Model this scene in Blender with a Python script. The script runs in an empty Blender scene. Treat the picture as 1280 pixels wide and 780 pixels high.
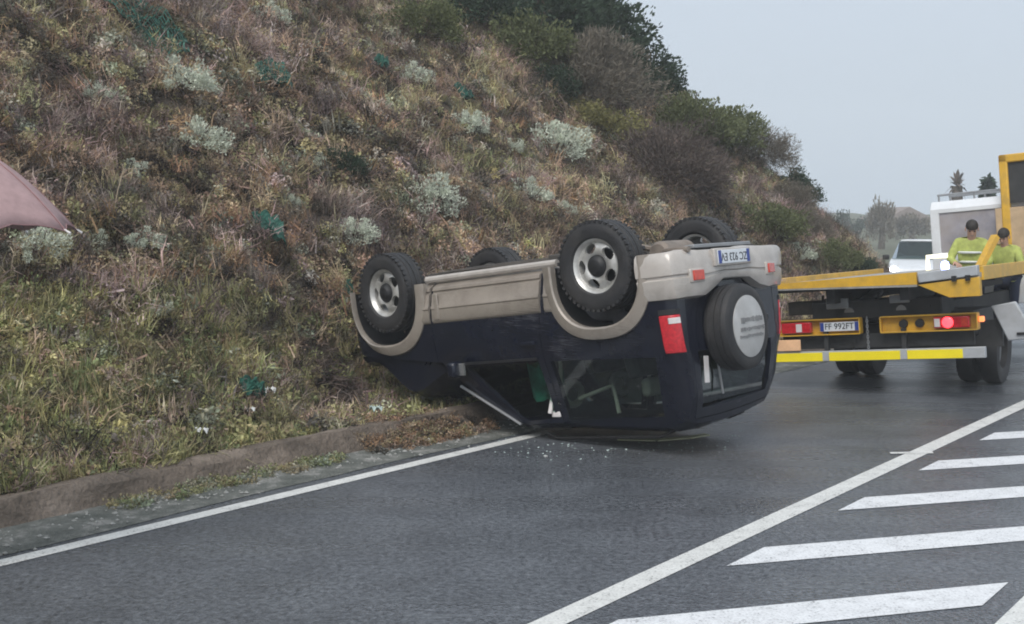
import bpy, bmesh, math, random
import numpy as np
from mathutils import Matrix, Vector, Euler

random.seed(7)
RNG = np.random.default_rng(11)
C = bpy.context.scene.collection
S = bpy.context.scene

# ------------------------------------------------------------------ camera
FPX, HOR, CAMH = 1500.0, 280.0, 1.946
PITCH = math.atan((390 - HOR) / FPX)
cd = bpy.data.cameras.new('camera')
cd.sensor_width = 36.0
cd.lens = 36.0 * FPX / 1280.0
cd.clip_start = 0.05
cd.clip_end = 6000
cam = bpy.data.objects.new('camera', cd)
cam.location = (0, 0, CAMH)
cam.rotation_euler = (math.pi / 2 - PITCH, 0, 0)
C.objects.link(cam)
S.camera = cam

# ------------------------------------------------------------------ sky, sun, exposure
SUN_EL, SUN_AZ = math.radians(50), math.radians(200)
w = bpy.data.worlds.new('World')
S.world = w
w.use_nodes = True
nt = w.node_tree
nt.nodes.clear()
o_ = nt.nodes.new('ShaderNodeOutputWorld')
bg = nt.nodes.new('ShaderNodeBackground')
sky = nt.nodes.new('ShaderNodeTexSky')
sky.sky_type = 'NISHITA'
sky.sun_disc = False
sky.sun_elevation = SUN_EL
sky.sun_rotation = SUN_AZ
sky.air_density = 1.0
sky.dust_density = 6.0
sky.ozone_density = 1.0
hs = nt.nodes.new('ShaderNodeHueSaturation')
hs.inputs['Saturation'].default_value = 0.30
mixw = nt.nodes.new('ShaderNodeMix')
mixw.data_type = 'RGBA'
mixw.inputs['Factor'].default_value = 0.8
mixw.inputs[7].default_value = (4.4, 5.08, 5.95, 1)       # an even rain-cloud layer over the sky
nt.links.new(sky.outputs[0], hs.inputs['Color'])
nt.links.new(hs.outputs[0], mixw.inputs[6])
nt.links.new(mixw.outputs[2], bg.inputs['Color'])
bg.inputs['Strength'].default_value = 0.1
nt.links.new(bg.outputs[0], o_.inputs[0])
sd = bpy.data.lights.new('sun', 'SUN')
sd.energy = 1.5
sd.angle = math.radians(35)
sd.color = (1.0, 0.96, 0.91)
sun = bpy.data.objects.new('sun', sd)
sun.rotation_euler = (math.pi / 2 - SUN_EL, 0, math.pi - SUN_AZ + math.radians(0))
C.objects.link(sun)
S.view_settings.view_transform = 'Standard'
S.view_settings.look = 'None'
S.view_settings.gamma = 1.0
S.view_settings.exposure = 0.62
S.cycles.filter_width = 1.9
S.cycles.max_bounces = 6
S.cycles.transparent_max_bounces = 12
S.cycles.volume_bounces = 2

# ------------------------------------------------------------------ materials
def new_mat(name):
    m = bpy.data.materials.new(name)
    m.use_nodes = True
    t = m.node_tree
    return m, t, t.nodes['Principled BSDF']

def nd(t, kind, **kw):
    n = t.nodes.new(kind)
    for k, v in kw.items():
        if k in n.inputs.keys():
            n.inputs[k].default_value = v
        else:
            setattr(n, k, v)
    return n

def ramp(t, src, stops):
    r = t.nodes.new('ShaderNodeValToRGB')
    e = r.color_ramp.elements
    while len(e) < len(stops):
        e.new(0.5)
    for i, (p, c) in enumerate(stops):
        e[i].position = p
        e[i].color = (*c, 1) if len(c) == 3 else c
    t.links.new(src, r.inputs[0])
    return r.outputs[0]

def mat(name, col, rough=0.5, metal=0.0, var=0.12, scale=6.0, dirt=None, dirt_amt=0.35, bump=0.0, bscale=60, coat=0.0, spec=0.5, scratch=None):
    """paint, rubber, metal: a base colour with mottling and an optional layer of grime"""
    m, t, p = new_mat(name)
    tc = nd(t, 'ShaderNodeTexCoord')
    n1 = nd(t, 'ShaderNodeTexNoise', Scale=scale, Detail=6.0, Roughness=0.6)
    t.links.new(tc.outputs['Object'], n1.inputs['Vector'])
    lo = tuple(max(0, c * (1 - var)) for c in col)
    hi = tuple(min(1, c * (1 + var)) for c in col)
    c0 = ramp(t, n1.outputs['Fac'], [(0.3, lo), (0.7, hi)])
    if dirt:
        n2 = nd(t, 'ShaderNodeTexNoise', Scale=scale * 0.6, Detail=8.0, Roughness=0.7)
        t.links.new(tc.outputs['Object'], n2.inputs['Vector'])
        f = ramp(t, n2.outputs['Fac'], [(0.42, (0, 0, 0)), (0.72, (dirt_amt,) * 3)])
        mx = nd(t, 'ShaderNodeMix', data_type='RGBA')
        t.links.new(f, mx.inputs['Factor'])
        t.links.new(c0, mx.inputs[6])
        mx.inputs[7].default_value = (*dirt, 1)
        c0 = mx.outputs[2]
    if scratch:
        mp = nd(t, 'ShaderNodeMapping'); mp.inputs['Scale'].default_value = (2.5, 2.5, 60); mp.inputs['Rotation'].default_value = (0.3, 0.25, 0.2)
        n4 = nd(t, 'ShaderNodeTexNoise', Scale=2.2, Detail=5.0, Roughness=0.7)
        n5 = nd(t, 'ShaderNodeTexNoise', Scale=1.7, Detail=3.0)
        t.links.new(tc.outputs['Object'], mp.inputs['Vector']); t.links.new(mp.outputs[0], n4.inputs['Vector']); t.links.new(tc.outputs['Object'], n5.inputs['Vector'])
        ml = nd(t, 'ShaderNodeMath', operation='MULTIPLY'); t.links.new(n4.outputs['Fac'], ml.inputs[0]); t.links.new(n5.outputs['Fac'], ml.inputs[1])
        f2 = ramp(t, ml.outputs[0], [(0.345, (0, 0, 0)), (0.40, (0.55,) * 3)])
        m2 = nd(t, 'ShaderNodeMix', data_type='RGBA')
        t.links.new(f2, m2.inputs['Factor']); t.links.new(c0, m2.inputs[6]); m2.inputs[7].default_value = (*scratch, 1)
        c0 = m2.outputs[2]
    t.links.new(c0, p.inputs['Base Color'])
    p.inputs['Roughness'].default_value = rough
    p.inputs['Metallic'].default_value = metal
    p.inputs['Coat Weight'].default_value = coat
    p.inputs['Coat Roughness'].default_value = 0.1
    p.inputs['Specular IOR Level'].default_value = spec
    if bump:
        n3 = nd(t, 'ShaderNodeTexNoise', Scale=bscale, Detail=4.0)
        t.links.new(tc.outputs['Object'], n3.inputs['Vector'])
        b = nd(t, 'ShaderNodeBump', Strength=bump, Distance=0.02)
        t.links.new(n3.outputs['Fac'], b.inputs['Height'])
        t.links.new(b.outputs[0], p.inputs['Normal'])
    return m

def glow(name, col, e, base=(0.5, 0.5, 0.5)):
    m, t, p = new_mat(name)
    p.inputs['Base Color'].default_value = (*base, 1)
    p.inputs['Emission Color'].default_value = (*col, 1)
    p.inputs['Emission Strength'].default_value = e
    p.inputs['Roughness'].default_value = 0.15
    return m

def glass_mat(name, tint=(0.75, 0.85, 0.8), refl=1.45):
    m, t, p = new_mat(name)
    t.nodes.remove(p)
    tr = nd(t, 'ShaderNodeBsdfTransparent', Color=(*tint, 1))
    gl = nd(t, 'ShaderNodeBsdfGlossy', Roughness=0.04)
    gl.inputs['Color'].default_value = (0.9, 0.95, 1, 1)
    lw = nd(t, 'ShaderNodeLayerWeight', Blend=0.5)
    pw_ = nd(t, 'ShaderNodeMath', operation='POWER'); pw_.inputs[1].default_value = 3.5
    t.links.new(lw.outputs['Facing'], pw_.inputs[0])
    fr = nd(t, 'ShaderNodeMapRange'); fr.inputs['To Min'].default_value = 0.05; fr.inputs['To Max'].default_value = 0.75
    t.links.new(pw_.outputs[0], fr.inputs['Value'])
    mx = nd(t, 'ShaderNodeMixShader')
    t.links.new(fr.outputs[0], mx.inputs[0])
    t.links.new(tr.outputs[0], mx.inputs[1])
    t.links.new(gl.outputs[0], mx.inputs[2])
    t.links.new(mx.outputs[0], t.nodes['Material Output'].inputs[0])
    return m

def veg_mat(name, col=None, instanced=False):
    """leaves: colour from the clump (instancer) or fixed, times a per-leaf variation"""
    m, t, p = new_mat(name)
    av = nd(t, 'ShaderNodeAttribute', attribute_name='var')
    if instanced:
        at = nd(t, 'ShaderNodeAttribute', attribute_type='INSTANCER', attribute_name='tint')
        src = at.outputs['Color']
    else:
        rgb = nd(t, 'ShaderNodeRGB')
        rgb.outputs[0].default_value = (*col, 1)
        src = rgb.outputs[0]
    sc = nd(t, 'ShaderNodeVectorMath', operation='SCALE')
    mr = nd(t, 'ShaderNodeMapRange')
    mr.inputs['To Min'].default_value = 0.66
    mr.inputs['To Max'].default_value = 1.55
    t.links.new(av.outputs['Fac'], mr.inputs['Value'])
    t.links.new(src, sc.inputs[0])
    t.links.new(mr.outputs[0], sc.inputs['Scale'])
    t.links.new(sc.outputs[0], p.inputs['Base Color'])
    p.inputs['Roughness'].default_value = 0.7
    p.inputs['Specular IOR Level'].default_value = 0.25
    tl = nd(t, 'ShaderNodeBsdfTranslucent')
    t.links.new(sc.outputs[0], tl.inputs['Color'])
    mx = nd(t, 'ShaderNodeMixShader')
    mx.inputs[0].default_value = 0.25
    t.links.new(p.outputs[0], mx.inputs[1])
    t.links.new(tl.outputs[0], mx.inputs[2])
    t.links.new(mx.outputs[0], t.nodes['Material Output'].inputs[0])
    return m

def asphalt_mat():
    m, t, p = new_mat('wet_asphalt')
    tc = nd(t, 'ShaderNodeTexCoord')
    fine = nd(t, 'ShaderNodeTexNoise', Scale=26.0, Detail=5.0, Roughness=0.8)
    mid = nd(t, 'ShaderNodeTexNoise', Scale=1.6, Detail=6.0, Roughness=0.65)
    mp = nd(t, 'ShaderNodeMapping')
    mp.inputs['Rotation'].default_value = (0, 0, -math.atan2(0.8, 0.6))
    mp.inputs['Scale'].default_value = (0.12, 1.1, 1)
    wheel = nd(t, 'ShaderNodeTexNoise', Scale=1.0, Detail=3.0)
    vor = nd(t, 'ShaderNodeTexVoronoi', Scale=60.0)
    for n in (fine, mid, vor):
        t.links.new(tc.outputs['Object'], n.inputs['Vector'])
    t.links.new(tc.outputs['Object'], mp.inputs['Vector'])
    t.links.new(mp.outputs[0], wheel.inputs['Vector'])
    a = ramp(t, fine.outputs['Fac'], [(0.34, (0.028, 0.032, 0.038)), (0.66, (0.172, 0.184, 0.202))])
    b = ramp(t, mid.outputs['Fac'], [(0.3, (0.72, 0.72, 0.73)), (0.7, (1.2, 1.2, 1.2))])
    mx = nd(t, 'ShaderNodeMix', data_type='RGBA', blend_type='MULTIPLY')
    mx.inputs['Factor'].default_value = 1
    t.links.new(a, mx.inputs[6]); t.links.new(b, mx.inputs[7])
    t.links.new(mx.outputs[2], p.inputs['Base Color'])
    r = ramp(t, wheel.outputs['Fac'], [(0.35, (0.20,) * 3), (0.65, (0.42,) * 3)])
    t.links.new(r, p.inputs['Roughness'])
    bm = nd(t, 'ShaderNodeBump', Strength=0.42, Distance=0.010)
    t.links.new(vor.outputs['Distance'], bm.inputs['Height'])
    t.links.new(bm.outputs[0], p.inputs['Normal'])
    return m

def paint_mat(name, col, wear=0.5):
    m, t, p = new_mat(name)
    tc = nd(t, 'ShaderNodeTexCoord')
    n1 = nd(t, 'ShaderNodeTexNoise', Scale=7.0, Detail=8.0, Roughness=0.75)
    n2 = nd(t, 'ShaderNodeTexNoise', Scale=70.0, Detail=3.0)
    ad = nd(t, 'ShaderNodeMath', operation='MULTIPLY')
    for n in (n1, n2):
        t.links.new(tc.outputs['Object'], n.inputs['Vector'])
    t.links.new(n1.outputs['Fac'], ad.inputs[0]); t.links.new(n2.outputs['Fac'], ad.inputs[1])
    c = ramp(t, ad.outputs[0], [(0.13, tuple(x * wear * 0.55 for x in col)), (0.19, tuple(x * 0.80 for x in col)), (0.34, col)])
    t.links.new(c, p.inputs['Base Color'])
    p.inputs['Roughness'].default_value = 0.5
    b = nd(t, 'ShaderNodeBump', Strength=0.3, Distance=0.01)
    t.links.new(n2.outputs['Fac'], b.inputs['Height'])
    t.links.new(b.outputs[0], p.inputs['Normal'])
    return m

def soil_mat(name, stops, scale=2.5):
    m, t, p = new_mat(name)
    tc = nd(t, 'ShaderNodeTexCoord')
    n1 = nd(t, 'ShaderNodeTexNoise', Scale=scale, Detail=9.0, Roughness=0.75)
    t.links.new(tc.outputs['Object'], n1.inputs['Vector'])
    t.links.new(ramp(t, n1.outputs['Fac'], stops), p.inputs['Base Color'])
    p.inputs['Roughness'].default_value = 0.9
    n2 = nd(t, 'ShaderNodeTexNoise', Scale=scale * 12, Detail=5.0)
    t.links.new(tc.outputs['Object'], n2.inputs['Vector'])
    b = nd(t, 'ShaderNodeBump', Strength=0.7, Distance=0.04)
    t.links.new(n2.outputs['Fac'], b.inputs['Height'])
    t.links.new(b.outputs[0], p.inputs['Normal'])
    return m

M = {}
M['asphalt'] = asphalt_mat()
M['line'] = paint_mat('white_road_paint', (0.72, 0.72, 0.69))
M['hatch'] = paint_mat('white_hatch_paint', (0.78, 0.79, 0.80), 0.6)
M['soil'] = soil_mat('dry_soil_and_thatch', [(0.3, (0.04, 0.032, 0.024)), (0.55, (0.09, 0.068, 0.05)), (0.75, (0.16, 0.125, 0.09))])
M['verge'] = soil_mat('verge_ground', [(0.3, (0.05, 0.06, 0.03)), (0.7, (0.12, 0.12, 0.07))], 0.3)
M['gutter'] = soil_mat('gutter_grit', [(0.35, (0.07, 0.078, 0.068)), (0.52, (0.14, 0.145, 0.13)), (0.66, (0.33, 0.32, 0.30))], 4)
M['kerb'] = soil_mat('old_kerb_concrete', [(0.3, (0.06, 0.048, 0.038)), (0.5, (0.145, 0.115, 0.09)), (0.72, (0.29, 0.235, 0.19))], 2.2)
M['stone'] = soil_mat('pale_grit', [(0.3, (0.3, 0.3, 0.28)), (0.7, (0.6, 0.59, 0.56))], 20)
M['veg'] = veg_mat('undergrowth', instanced=True)
M['silver'] = veg_mat('silver_leaves', (0.54, 0.57, 0.475))
M['dgreen'] = veg_mat('dark_green_leaves', (0.04, 0.062, 0.038))
M['mgreen'] = veg_mat('olive_green_leaves', (0.125, 0.14, 0.065))
M['greybush'] = veg_mat('dry_grey_brown_twigs', (0.165, 0.145, 0.115))
M['redbush'] = veg_mat('dull_red_brown_twigs', (0.12, 0.095, 0.082))
M['yellow_leaf'] = veg_mat('yellow_green_leaves', (0.24, 0.225, 0.095))
M['wood'] = mat('grey_bark', (0.10, 0.08, 0.06), 0.9, bump=0.4)
M['straw'] = mat('dry_straw', (0.38, 0.31, 0.22), 0.8)
M['net'] = mat('green_netting', (0.022, 0.105, 0.075), 0.6, var=0.5, scale=9)
M['navy'] = mat('navy_paint', (0.008, 0.010, 0.020), 0.22, var=0.2, dirt=(0.05, 0.045, 0.04), dirt_amt=0.10, coat=0.15, spec=0.35, scratch=(0.10, 0.10, 0.115))
M['beige'] = mat('champagne_paint', (0.36, 0.315, 0.27), 0.32, metal=0.25, var=0.06, dirt=(0.13, 0.11, 0.09), dirt_amt=0.55, coat=0.3, scratch=(0.16, 0.14, 0.12))
M['beige_pale'] = mat('pale_champagne_paint', (0.52, 0.48, 0.44), 0.35, metal=0.1, var=0.05, dirt=(0.2, 0.17, 0.14), dirt_amt=0.5, coat=0.3, scratch=(0.24, 0.21, 0.18))
M['rubber'] = mat('tyre_rubber', (0.022, 0.022, 0.024), 0.65, var=0.25, dirt=(0.09, 0.08, 0.07), dirt_amt=0.35, bump=0.15)
M['alloy'] = mat('worn_alloy', (0.62, 0.61, 0.58), 0.36, metal=0.45, var=0.12, dirt=(0.10, 0.09, 0.08), dirt_amt=0.6)
M['black'] = mat('black_plastic', (0.012, 0.012, 0.013), 0.55, var=0.2)
M['under'] = mat('underbody_grime', (0.06, 0.055, 0.05), 0.8, var=0.4, dirt=(0.16, 0.13, 0.10), dirt_amt=0.5, bump=0.3)
M['muffler'] = mat('rusty_muffler_steel', (0.26, 0.22, 0.185), 0.6, metal=0.3, var=0.3, dirt=(0.15, 0.09, 0.05))
M['steelgrey'] = mat('grey_steel', (0.30, 0.31, 0.32), 0.45, metal=0.3, var=0.15, dirt=(0.1, 0.09, 0.08))
M['chrome'] = mat('bright_trim', (0.62, 0.62, 0.6), 0.25, metal=0.8, var=0.05)
M['redlens'] = mat('red_lens', (0.55, 0.018, 0.028), 0.12, var=0.25, scale=40, coat=0.6)
M['orangelens'] = mat('orange_lens', (0.55, 0.055, 0.03), 0.15, var=0.2, scale=40, coat=0.6)
M['clearlens'] = mat('clear_lens', (0.72, 0.68, 0.66), 0.12, var=0.1, coat=0.6)
M['plate'] = mat('plate_white', (0.70, 0.73, 0.76), 0.4, var=0.05)
M['plateblue'] = mat('plate_blue', (0.03, 0.06, 0.28), 0.4)
M['ink'] = mat('black_ink', (0.015, 0.015, 0.02), 0.5)
M['inkgrey'] = mat('faded_print', (0.20, 0.20, 0.20), 0.5)
M['glass'] = glass_mat('car_glass', (0.25, 0.31, 0.29))
M['clearglass'] = glass_mat('rear_side_glass', (0.44, 0.51, 0.47))
M['shards'] = glass_mat('broken_green_glass', (0.35, 0.55, 0.45))
M['darkpane'] = glass_mat('darkened_cabin_glass', (0.07, 0.10, 0.09))  # tint set near black to block light and shade the cabin
M['smoke'] = glass_mat('rear_glass', (0.30, 0.36, 0.34), 1.5)
M['skypane'] = mat('sky_reflection_glass', (0.30, 0.29, 0.33), 0.25, var=0.35, scale=2.5, dirt=(0.42, 0.36, 0.30), dirt_amt=0.6)  # opaque pale grey stands in for sky reflected in the cab window
M['interior'] = mat('dark_interior', (0.03, 0.03, 0.033), 0.9)
M['seat'] = mat('grey_seat_cloth', (0.10, 0.10, 0.105), 0.95, var=0.2)
M['headrest'] = mat('pale_headrest_cloth', (0.50, 0.48, 0.42), 0.95, var=0.15)
M['cloth'] = mat('green_cloth', (0.012, 0.10, 0.06), 0.9, var=0.7)
M['cover'] = mat('silver_cover', (0.47, 0.465, 0.455), 0.42, metal=0.2, var=0.12, dirt=(0.25, 0.23, 0.2))
M['truckyellow'] = mat('truck_yellow', (0.68, 0.39, 0.03), 0.45, var=0.12, dirt=(0.22, 0.16, 0.08), dirt_amt=0.5, coat=0.2)
M['reflyellow'] = mat('reflective_yellow', (0.90, 0.74, 0.02), 0.35, var=0.05)
M['chassis'] = mat('truck_chassis', (0.025, 0.026, 0.027), 0.7, var=0.4, dirt=(0.08, 0.075, 0.07))
M['bedsteel'] = mat('truck_bed_steel', (0.36, 0.35, 0.33), 0.45, metal=0.2, var=0.2, dirt=(0.16, 0.14, 0.12), dirt_amt=0.6)
M['whitepaint'] = mat('white_paint', (0.72, 0.74, 0.76), 0.35, var=0.04, dirt=(0.45, 0.42, 0.38), dirt_amt=0.3, coat=0.3)
M['mudguard'] = mat('grey_mudguard', (0.40, 0.42, 0.44), 0.5, var=0.12, dirt=(0.2, 0.18, 0.16))
M['tan'] = mat('haze_smear_tan_panel', (0.50, 0.36, 0.22), 0.6, var=0.2, dirt=(0.3, 0.22, 0.15))  # tan tone stands in for a smear of haze over the cab
M['redglow'] = glow('lit_tail_lamp', (1.0, 0.03, 0.04), 4.0, (0.5, 0.02, 0.02))
M['whiteglow'] = glow('lit_white_lamp', (0.95, 0.97, 1.0), 9.0)
M['blueglow'] = glow('lit_blue_lamp', (0.25, 0.32, 1.0), 7.0)
M['amberglow'] = glow('lit_marker_lamp', (1.0, 0.25, 0.08), 1.2, (0.5, 0.15, 0.05))
M['workglow'] = glow('lit_work_lamp', (1.0, 0.93, 0.6), 1.1)
M['hivis'] = mat('hivis_yellow_cloth', (0.40, 0.45, 0.12), 0.8, var=0.22, scale=14)
M['greyhi'] = mat('reflective_tape', (0.66, 0.68, 0.66), 0.4)
M['navycloth'] = mat('navy_cloth', (0.022, 0.03, 0.06), 0.9)
M['skin'] = mat('skin', (0.45, 0.27, 0.20), 0.6)
M['hair'] = mat('dark_hair', (0.02, 0.016, 0.013), 0.7)
M['pink'] = mat('dusty_pink_nylon', (0.385, 0.255, 0.25), 0.6, var=0.16, scale=14)
M['pinkseam'] = mat('pink_seam', (0.30, 0.17, 0.17), 0.7)
M['farwall'] = mat('far_plaster', (0.5, 0.46, 0.42), 0.9)
M['farroof'] = mat('far_tiles', (0.24, 0.19, 0.17), 0.9)

# ------------------------------------------------------------------ mesh builder
class MB:
    def __init__(self, X=None):
        self.v, self.f, self.mi = [], [], []
        self.X = X or Matrix.Identity(4)
        self.cur = 0
    def add(self, vs, fs, xf=None):
        b = len(self.v)
        m = xf or Matrix.Identity(4)
        self.v += [m @ Vector(p) for p in vs]
        self.f += [tuple(b + i for i in f) for f in fs]
        self.mi += [self.cur] * len(fs)
        return self
    def box(self, c, s, rot=(0, 0, 0), taper=1.0):
        x, y, z = (a / 2 for a in s)
        t = taper
        vs = [(-x, -y, -z), (x, -y, -z), (x, y, -z), (-x, y, -z), (-x * t, -y * t, z), (x * t, -y * t, z), (x * t, y * t, z), (-x * t, y * t, z)]
        fs = [(3, 2, 1, 0), (4, 5, 6, 7), (0, 1, 5, 4), (1, 2, 6, 5), (2, 3, 7, 6), (3, 0, 4, 7)]
        return self.add(vs, fs, Matrix.Translation(c) @ Euler(rot).to_matrix().to_4x4())
    def beam(self, a, b, wd, ht, up=(0, 0, 1)):
        a, b = Vector(a), Vector(b)
        d = (b - a)
        L = d.length
        d.normalize()
        u = Vector(up)
        s = d.cross(u)
        if s.length < 1e-4:
            s = d.cross(Vector((0, 1, 0)))
        s.normalize()
        u = s.cross(d)
        R = Matrix((d, s, u)).transposed().to_4x4()
        mm = Matrix.Translation((a + b) / 2) @ R
        x, y, z = L / 2, wd / 2, ht / 2
        vs = [(-x, -y, -z), (x, -y, -z), (x, y, -z), (-x, y, -z), (-x, -y, z), (x, -y, z), (x, y, z), (-x, y, z)]
        fs = [(3, 2, 1, 0), (4, 5, 6, 7), (0, 1, 5, 4), (1, 2, 6, 5), (2, 3, 7, 6), (3, 0, 4, 7)]
        return self.add(vs, fs, mm)
    def tube(self, path, r, n=8, caps=True):
        path = [Vector(p) for p in path]
        rs = r if isinstance(r, (list, tuple)) else [r] * len(path)
        vs, fs = [], []
        ref = Vector((0.31, 0.17, 0.93))
        for i, p in enumerate(path):
            d = (path[min(i + 1, len(path) - 1)] - path[max(i - 1, 0)]).normalized()
            s = d.cross(ref)
            if s.length < 0.1:
                s = d.cross(Vector((1, 0, 0)))
            s.normalize()
            u = s.cross(d)
            for k in range(n):
                a = 2 * math.pi * k / n
                vs.append(p + (s * math.cos(a) + u * math.sin(a)) * rs[i])
        for i in range(len(path) - 1):
            for k in range(n):
                a, b = i * n + k, i * n + (k + 1) % n
                fs.append((a, b, b + n, a + n))
        if caps:
            fs.append(tuple(range(n - 1, -1, -1)))
            fs.append(tuple(range((len(path) - 1) * n, len(path) * n)))
        return self.add(vs, fs)
    def lathe(self, prof, c, axis='y', n=32, closed=False, caps=True):
        """prof: (radius, along-axis)"""
        vs, fs = [], []
        for (r, h) in prof:
            for k in range(n):
                a = 2 * math.pi * k / n
                x, z = r * math.cos(a), r * math.sin(a)
                p = {'y': (x, h, z), 'z': (x, z, h), 'x': (h, x, z)}[axis]
                vs.append(tuple(p[i] + c[i] for i in range(3)))
        m = len(prof)
        for i in range(m if closed else m - 1):
            for k in range(n):
                a, b = i * n + k, i * n + (k + 1) % n
                c2, d2 = ((i + 1) % m) * n + (k + 1) % n, ((i + 1) % m) * n + k
                fs.append((a, b, c2, d2))
        if not closed and caps:
            if prof[0][0] > 1e-5: fs.append(tuple(range(n - 1, -1, -1)))
            if prof[-1][0] > 1e-5: fs.append(tuple(range((m - 1) * n, m * n)))
        return self.add(vs, fs)
    def prism(self, poly, axis, a, b):
        """poly in the two other axes (x,z for axis y; y,z for x; x,y for z)"""
        n = len(poly)
        def P(q, h):
            return {'y': (q[0], h, q[1]), 'x': (h, q[0], q[1]), 'z': (q[0], q[1], h)}[axis]
        vs = [P(q, a) for q in poly] + [P(q, b) for q in poly]
        fs = [tuple(range(n)), tuple(range(2 * n - 1, n - 1, -1))]
        for k in range(n):
            j = (k + 1) % n
            fs.append((j, k, n + k, n + j))
        return self.add(vs, fs)
    def strip(self, rows, closed_u=False, closed_v=False, cap=False):
        n = len(rows[0]); m = len(rows)
        vs = [p for r in rows for p in r]
        fs = []
        for i in range(m if closed_u else m - 1):
            for k in range(n if closed_v else n - 1):
                i2, k2 = (i + 1) % m, (k + 1) % n
                fs.append((i * n + k, i * n + k2, i2 * n + k2, i2 * n + k))
        if cap:
            fs.append(tuple(range(n - 1, -1, -1)))
            fs.append(tuple((m - 1) * n + k for k in range(n)))
        return self.add(vs, fs)
    def mesh(self, name, fix=True):
        me = bpy.data.meshes.new(name)
        me.from_pydata([tuple(self.X @ p) for p in self.v], [], self.f)
        if fix:
            bm = bmesh.new(); bm.from_mesh(me)
            bmesh.ops.recalc_face_normals(bm, faces=bm.faces)
            bm.to_mesh(me); bm.free()
        return me
    def build(self, name, mats, parent=None, smooth=35, bevel=0.0, loc=None, fix=True):
        me = self.mesh(name, fix)
        mats = mats if isinstance(mats, (list, tuple)) else [mats]
        for m in mats:
            me.materials.append(m)
        if len(mats) > 1:
            me.polygons.foreach_set('material_index', self.mi)
        return link(name, me, parent, smooth, bevel, loc)

def link(name, me, parent=None, smooth=35, bevel=0.0, loc=None):
    if smooth:
        me.polygons.foreach_set('use_smooth', [True] * len(me.polygons))
        me.set_sharp_from_angle(angle=math.radians(smooth))
    o = bpy.data.objects.new(name, me)
    C.objects.link(o)
    if parent: o.parent = parent
    if loc is not None: o.location = loc
    if bevel:
        b = o.modifiers.new('bevel', 'BEVEL')
        b.width = bevel; b.segments = 2; b.limit_method = 'ANGLE'; b.angle_limit = math.radians(40)
    return o

def thing(name, label, cat, loc=(0, 0, 0), group=None, rz=0.0):
    o = bpy.data.objects.new(name, None)
    o.empty_display_size = 0.3
    C.objects.link(o)
    o.location = loc
    o.rotation_euler = (0, 0, rz)
    return tag(o, label, cat, group)

def tag(o, label=None, cat=None, group=None, kind=None):
    if label: o['label'] = label
    if cat: o['category'] = cat
    if group: o['group'] = group
    if kind: o['kind'] = kind
    return o

def text_mesh(txt, size, depth=0.002, align='CENTER'):
    cu = bpy.data.curves.new('text', 'FONT')
    cu.body = txt; cu.size = size; cu.extrude = depth; cu.align_x = align; cu.align_y = 'CENTER'
    cu.resolution_u = 3
    o = bpy.data.objects.new('text', cu)
    C.objects.link(o)
    dg = bpy.context.evaluated_depsgraph_get()
    me = bpy.data.meshes.new_from_object(o.evaluated_get(dg))
    bpy.data.objects.remove(o); bpy.data.curves.remove(cu)
    return me

def boolean(base, cutter, op='DIFFERENCE'):
    """base, cutter: meshes; returns a new mesh"""
    a = bpy.data.objects.new('a', base); b = bpy.data.objects.new('b', cutter)
    C.objects.link(a); C.objects.link(b)
    md = a.modifiers.new('b', 'BOOLEAN'); md.object = b; md.operation = op; md.solver = 'EXACT'
    dg = bpy.context.evaluated_depsgraph_get(); dg.update()
    me = bpy.data.meshes.new_from_object(a.evaluated_get(dg))
    bpy.data.objects.remove(a); bpy.data.objects.remove(b)
    return me

# pixel of the photograph -> ray / point on a level (used to lay the place out)
def ray(px, py):
    d = Vector(((px - 640) / FPX, math.cos(PITCH) + (390 - py) / FPX * math.sin(PITCH), -math.sin(PITCH) + (390 - py) / FPX * math.cos(PITCH)))
    return d
def at(px, py, z=0.0):
    d = ray(px, py)
    return Vector((0, 0, CAMH)) + d * ((z - CAMH) / d.z)
def at_depth(px, py, dist):
    d = ray(px, py)
    return Vector((0, 0, CAMH)) + d * (dist / d.y)

# road frame: u along the road, q to the left of the view line (kerb side)
UD = Vector((0.6, 0.8, 0)); QD = Vector((-0.8, 0.6, 0))
def uq(u, q, z=0.0):
    return UD * u + QD * q + Vector((0, 0, z))

# ------------------------------------------------------------------ noise
def vnoise(x, y, seed=0):
    xi, yi = np.floor(x).astype(np.int64), np.floor(y).astype(np.int64)
    fx, fy = x - xi, y - yi
    fx, fy = fx * fx * (3 - 2 * fx), fy * fy * (3 - 2 * fy)
    def h(a, b):
        n = (a * 374761393 + b * 668265263 + seed * 974711) & 0xffffffff
        n = ((n ^ (n >> 13)) * 1274126177) & 0xffffffff
        return ((n ^ (n >> 16)) & 0xffff) / 65535.0
    return (h(xi, yi) * (1 - fx) + h(xi + 1, yi) * fx) * (1 - fy) + (h(xi, yi + 1) * (1 - fx) + h(xi + 1, yi + 1) * fx) * fy
def fbm(x, y, seed=0, n=4):
    s, a, t = 0, 1.0, 0
    for i in range(n):
        s = s + a * vnoise(x * 2 ** i, y * 2 ** i, seed + i * 17); t += a; a *= 0.5
    return s / t

# ------------------------------------------------------------------ the bend of the road: the kerb's back edge and offsets of it
U0, RAD, ARC = 22.0, 13.0, math.radians(80)
QK = 7.38
def edge_path(off, u_start=-30.0, tail=80.0, step=None):
    """a line `off` metres right (road side) of the kerb's back edge, in (x, y)"""
    out = [uq(u, QK - off) for u in np.arange(u_start, U0, step or 2.0)]
    cen = uq(U0, QK + RAD)
    for i in range(25):
        a = ARC * i / 24
        dirn = (-QD) * math.cos(a) + UD * math.sin(a)
        out.append(cen + dirn * (RAD + off))
    dl = UD * math.cos(ARC) + QD * math.sin(ARC)
    e = out[-1]
    for s in np.arange(3, tail, 4.0):
        out.append(e + dl * s)
    return out

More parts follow.
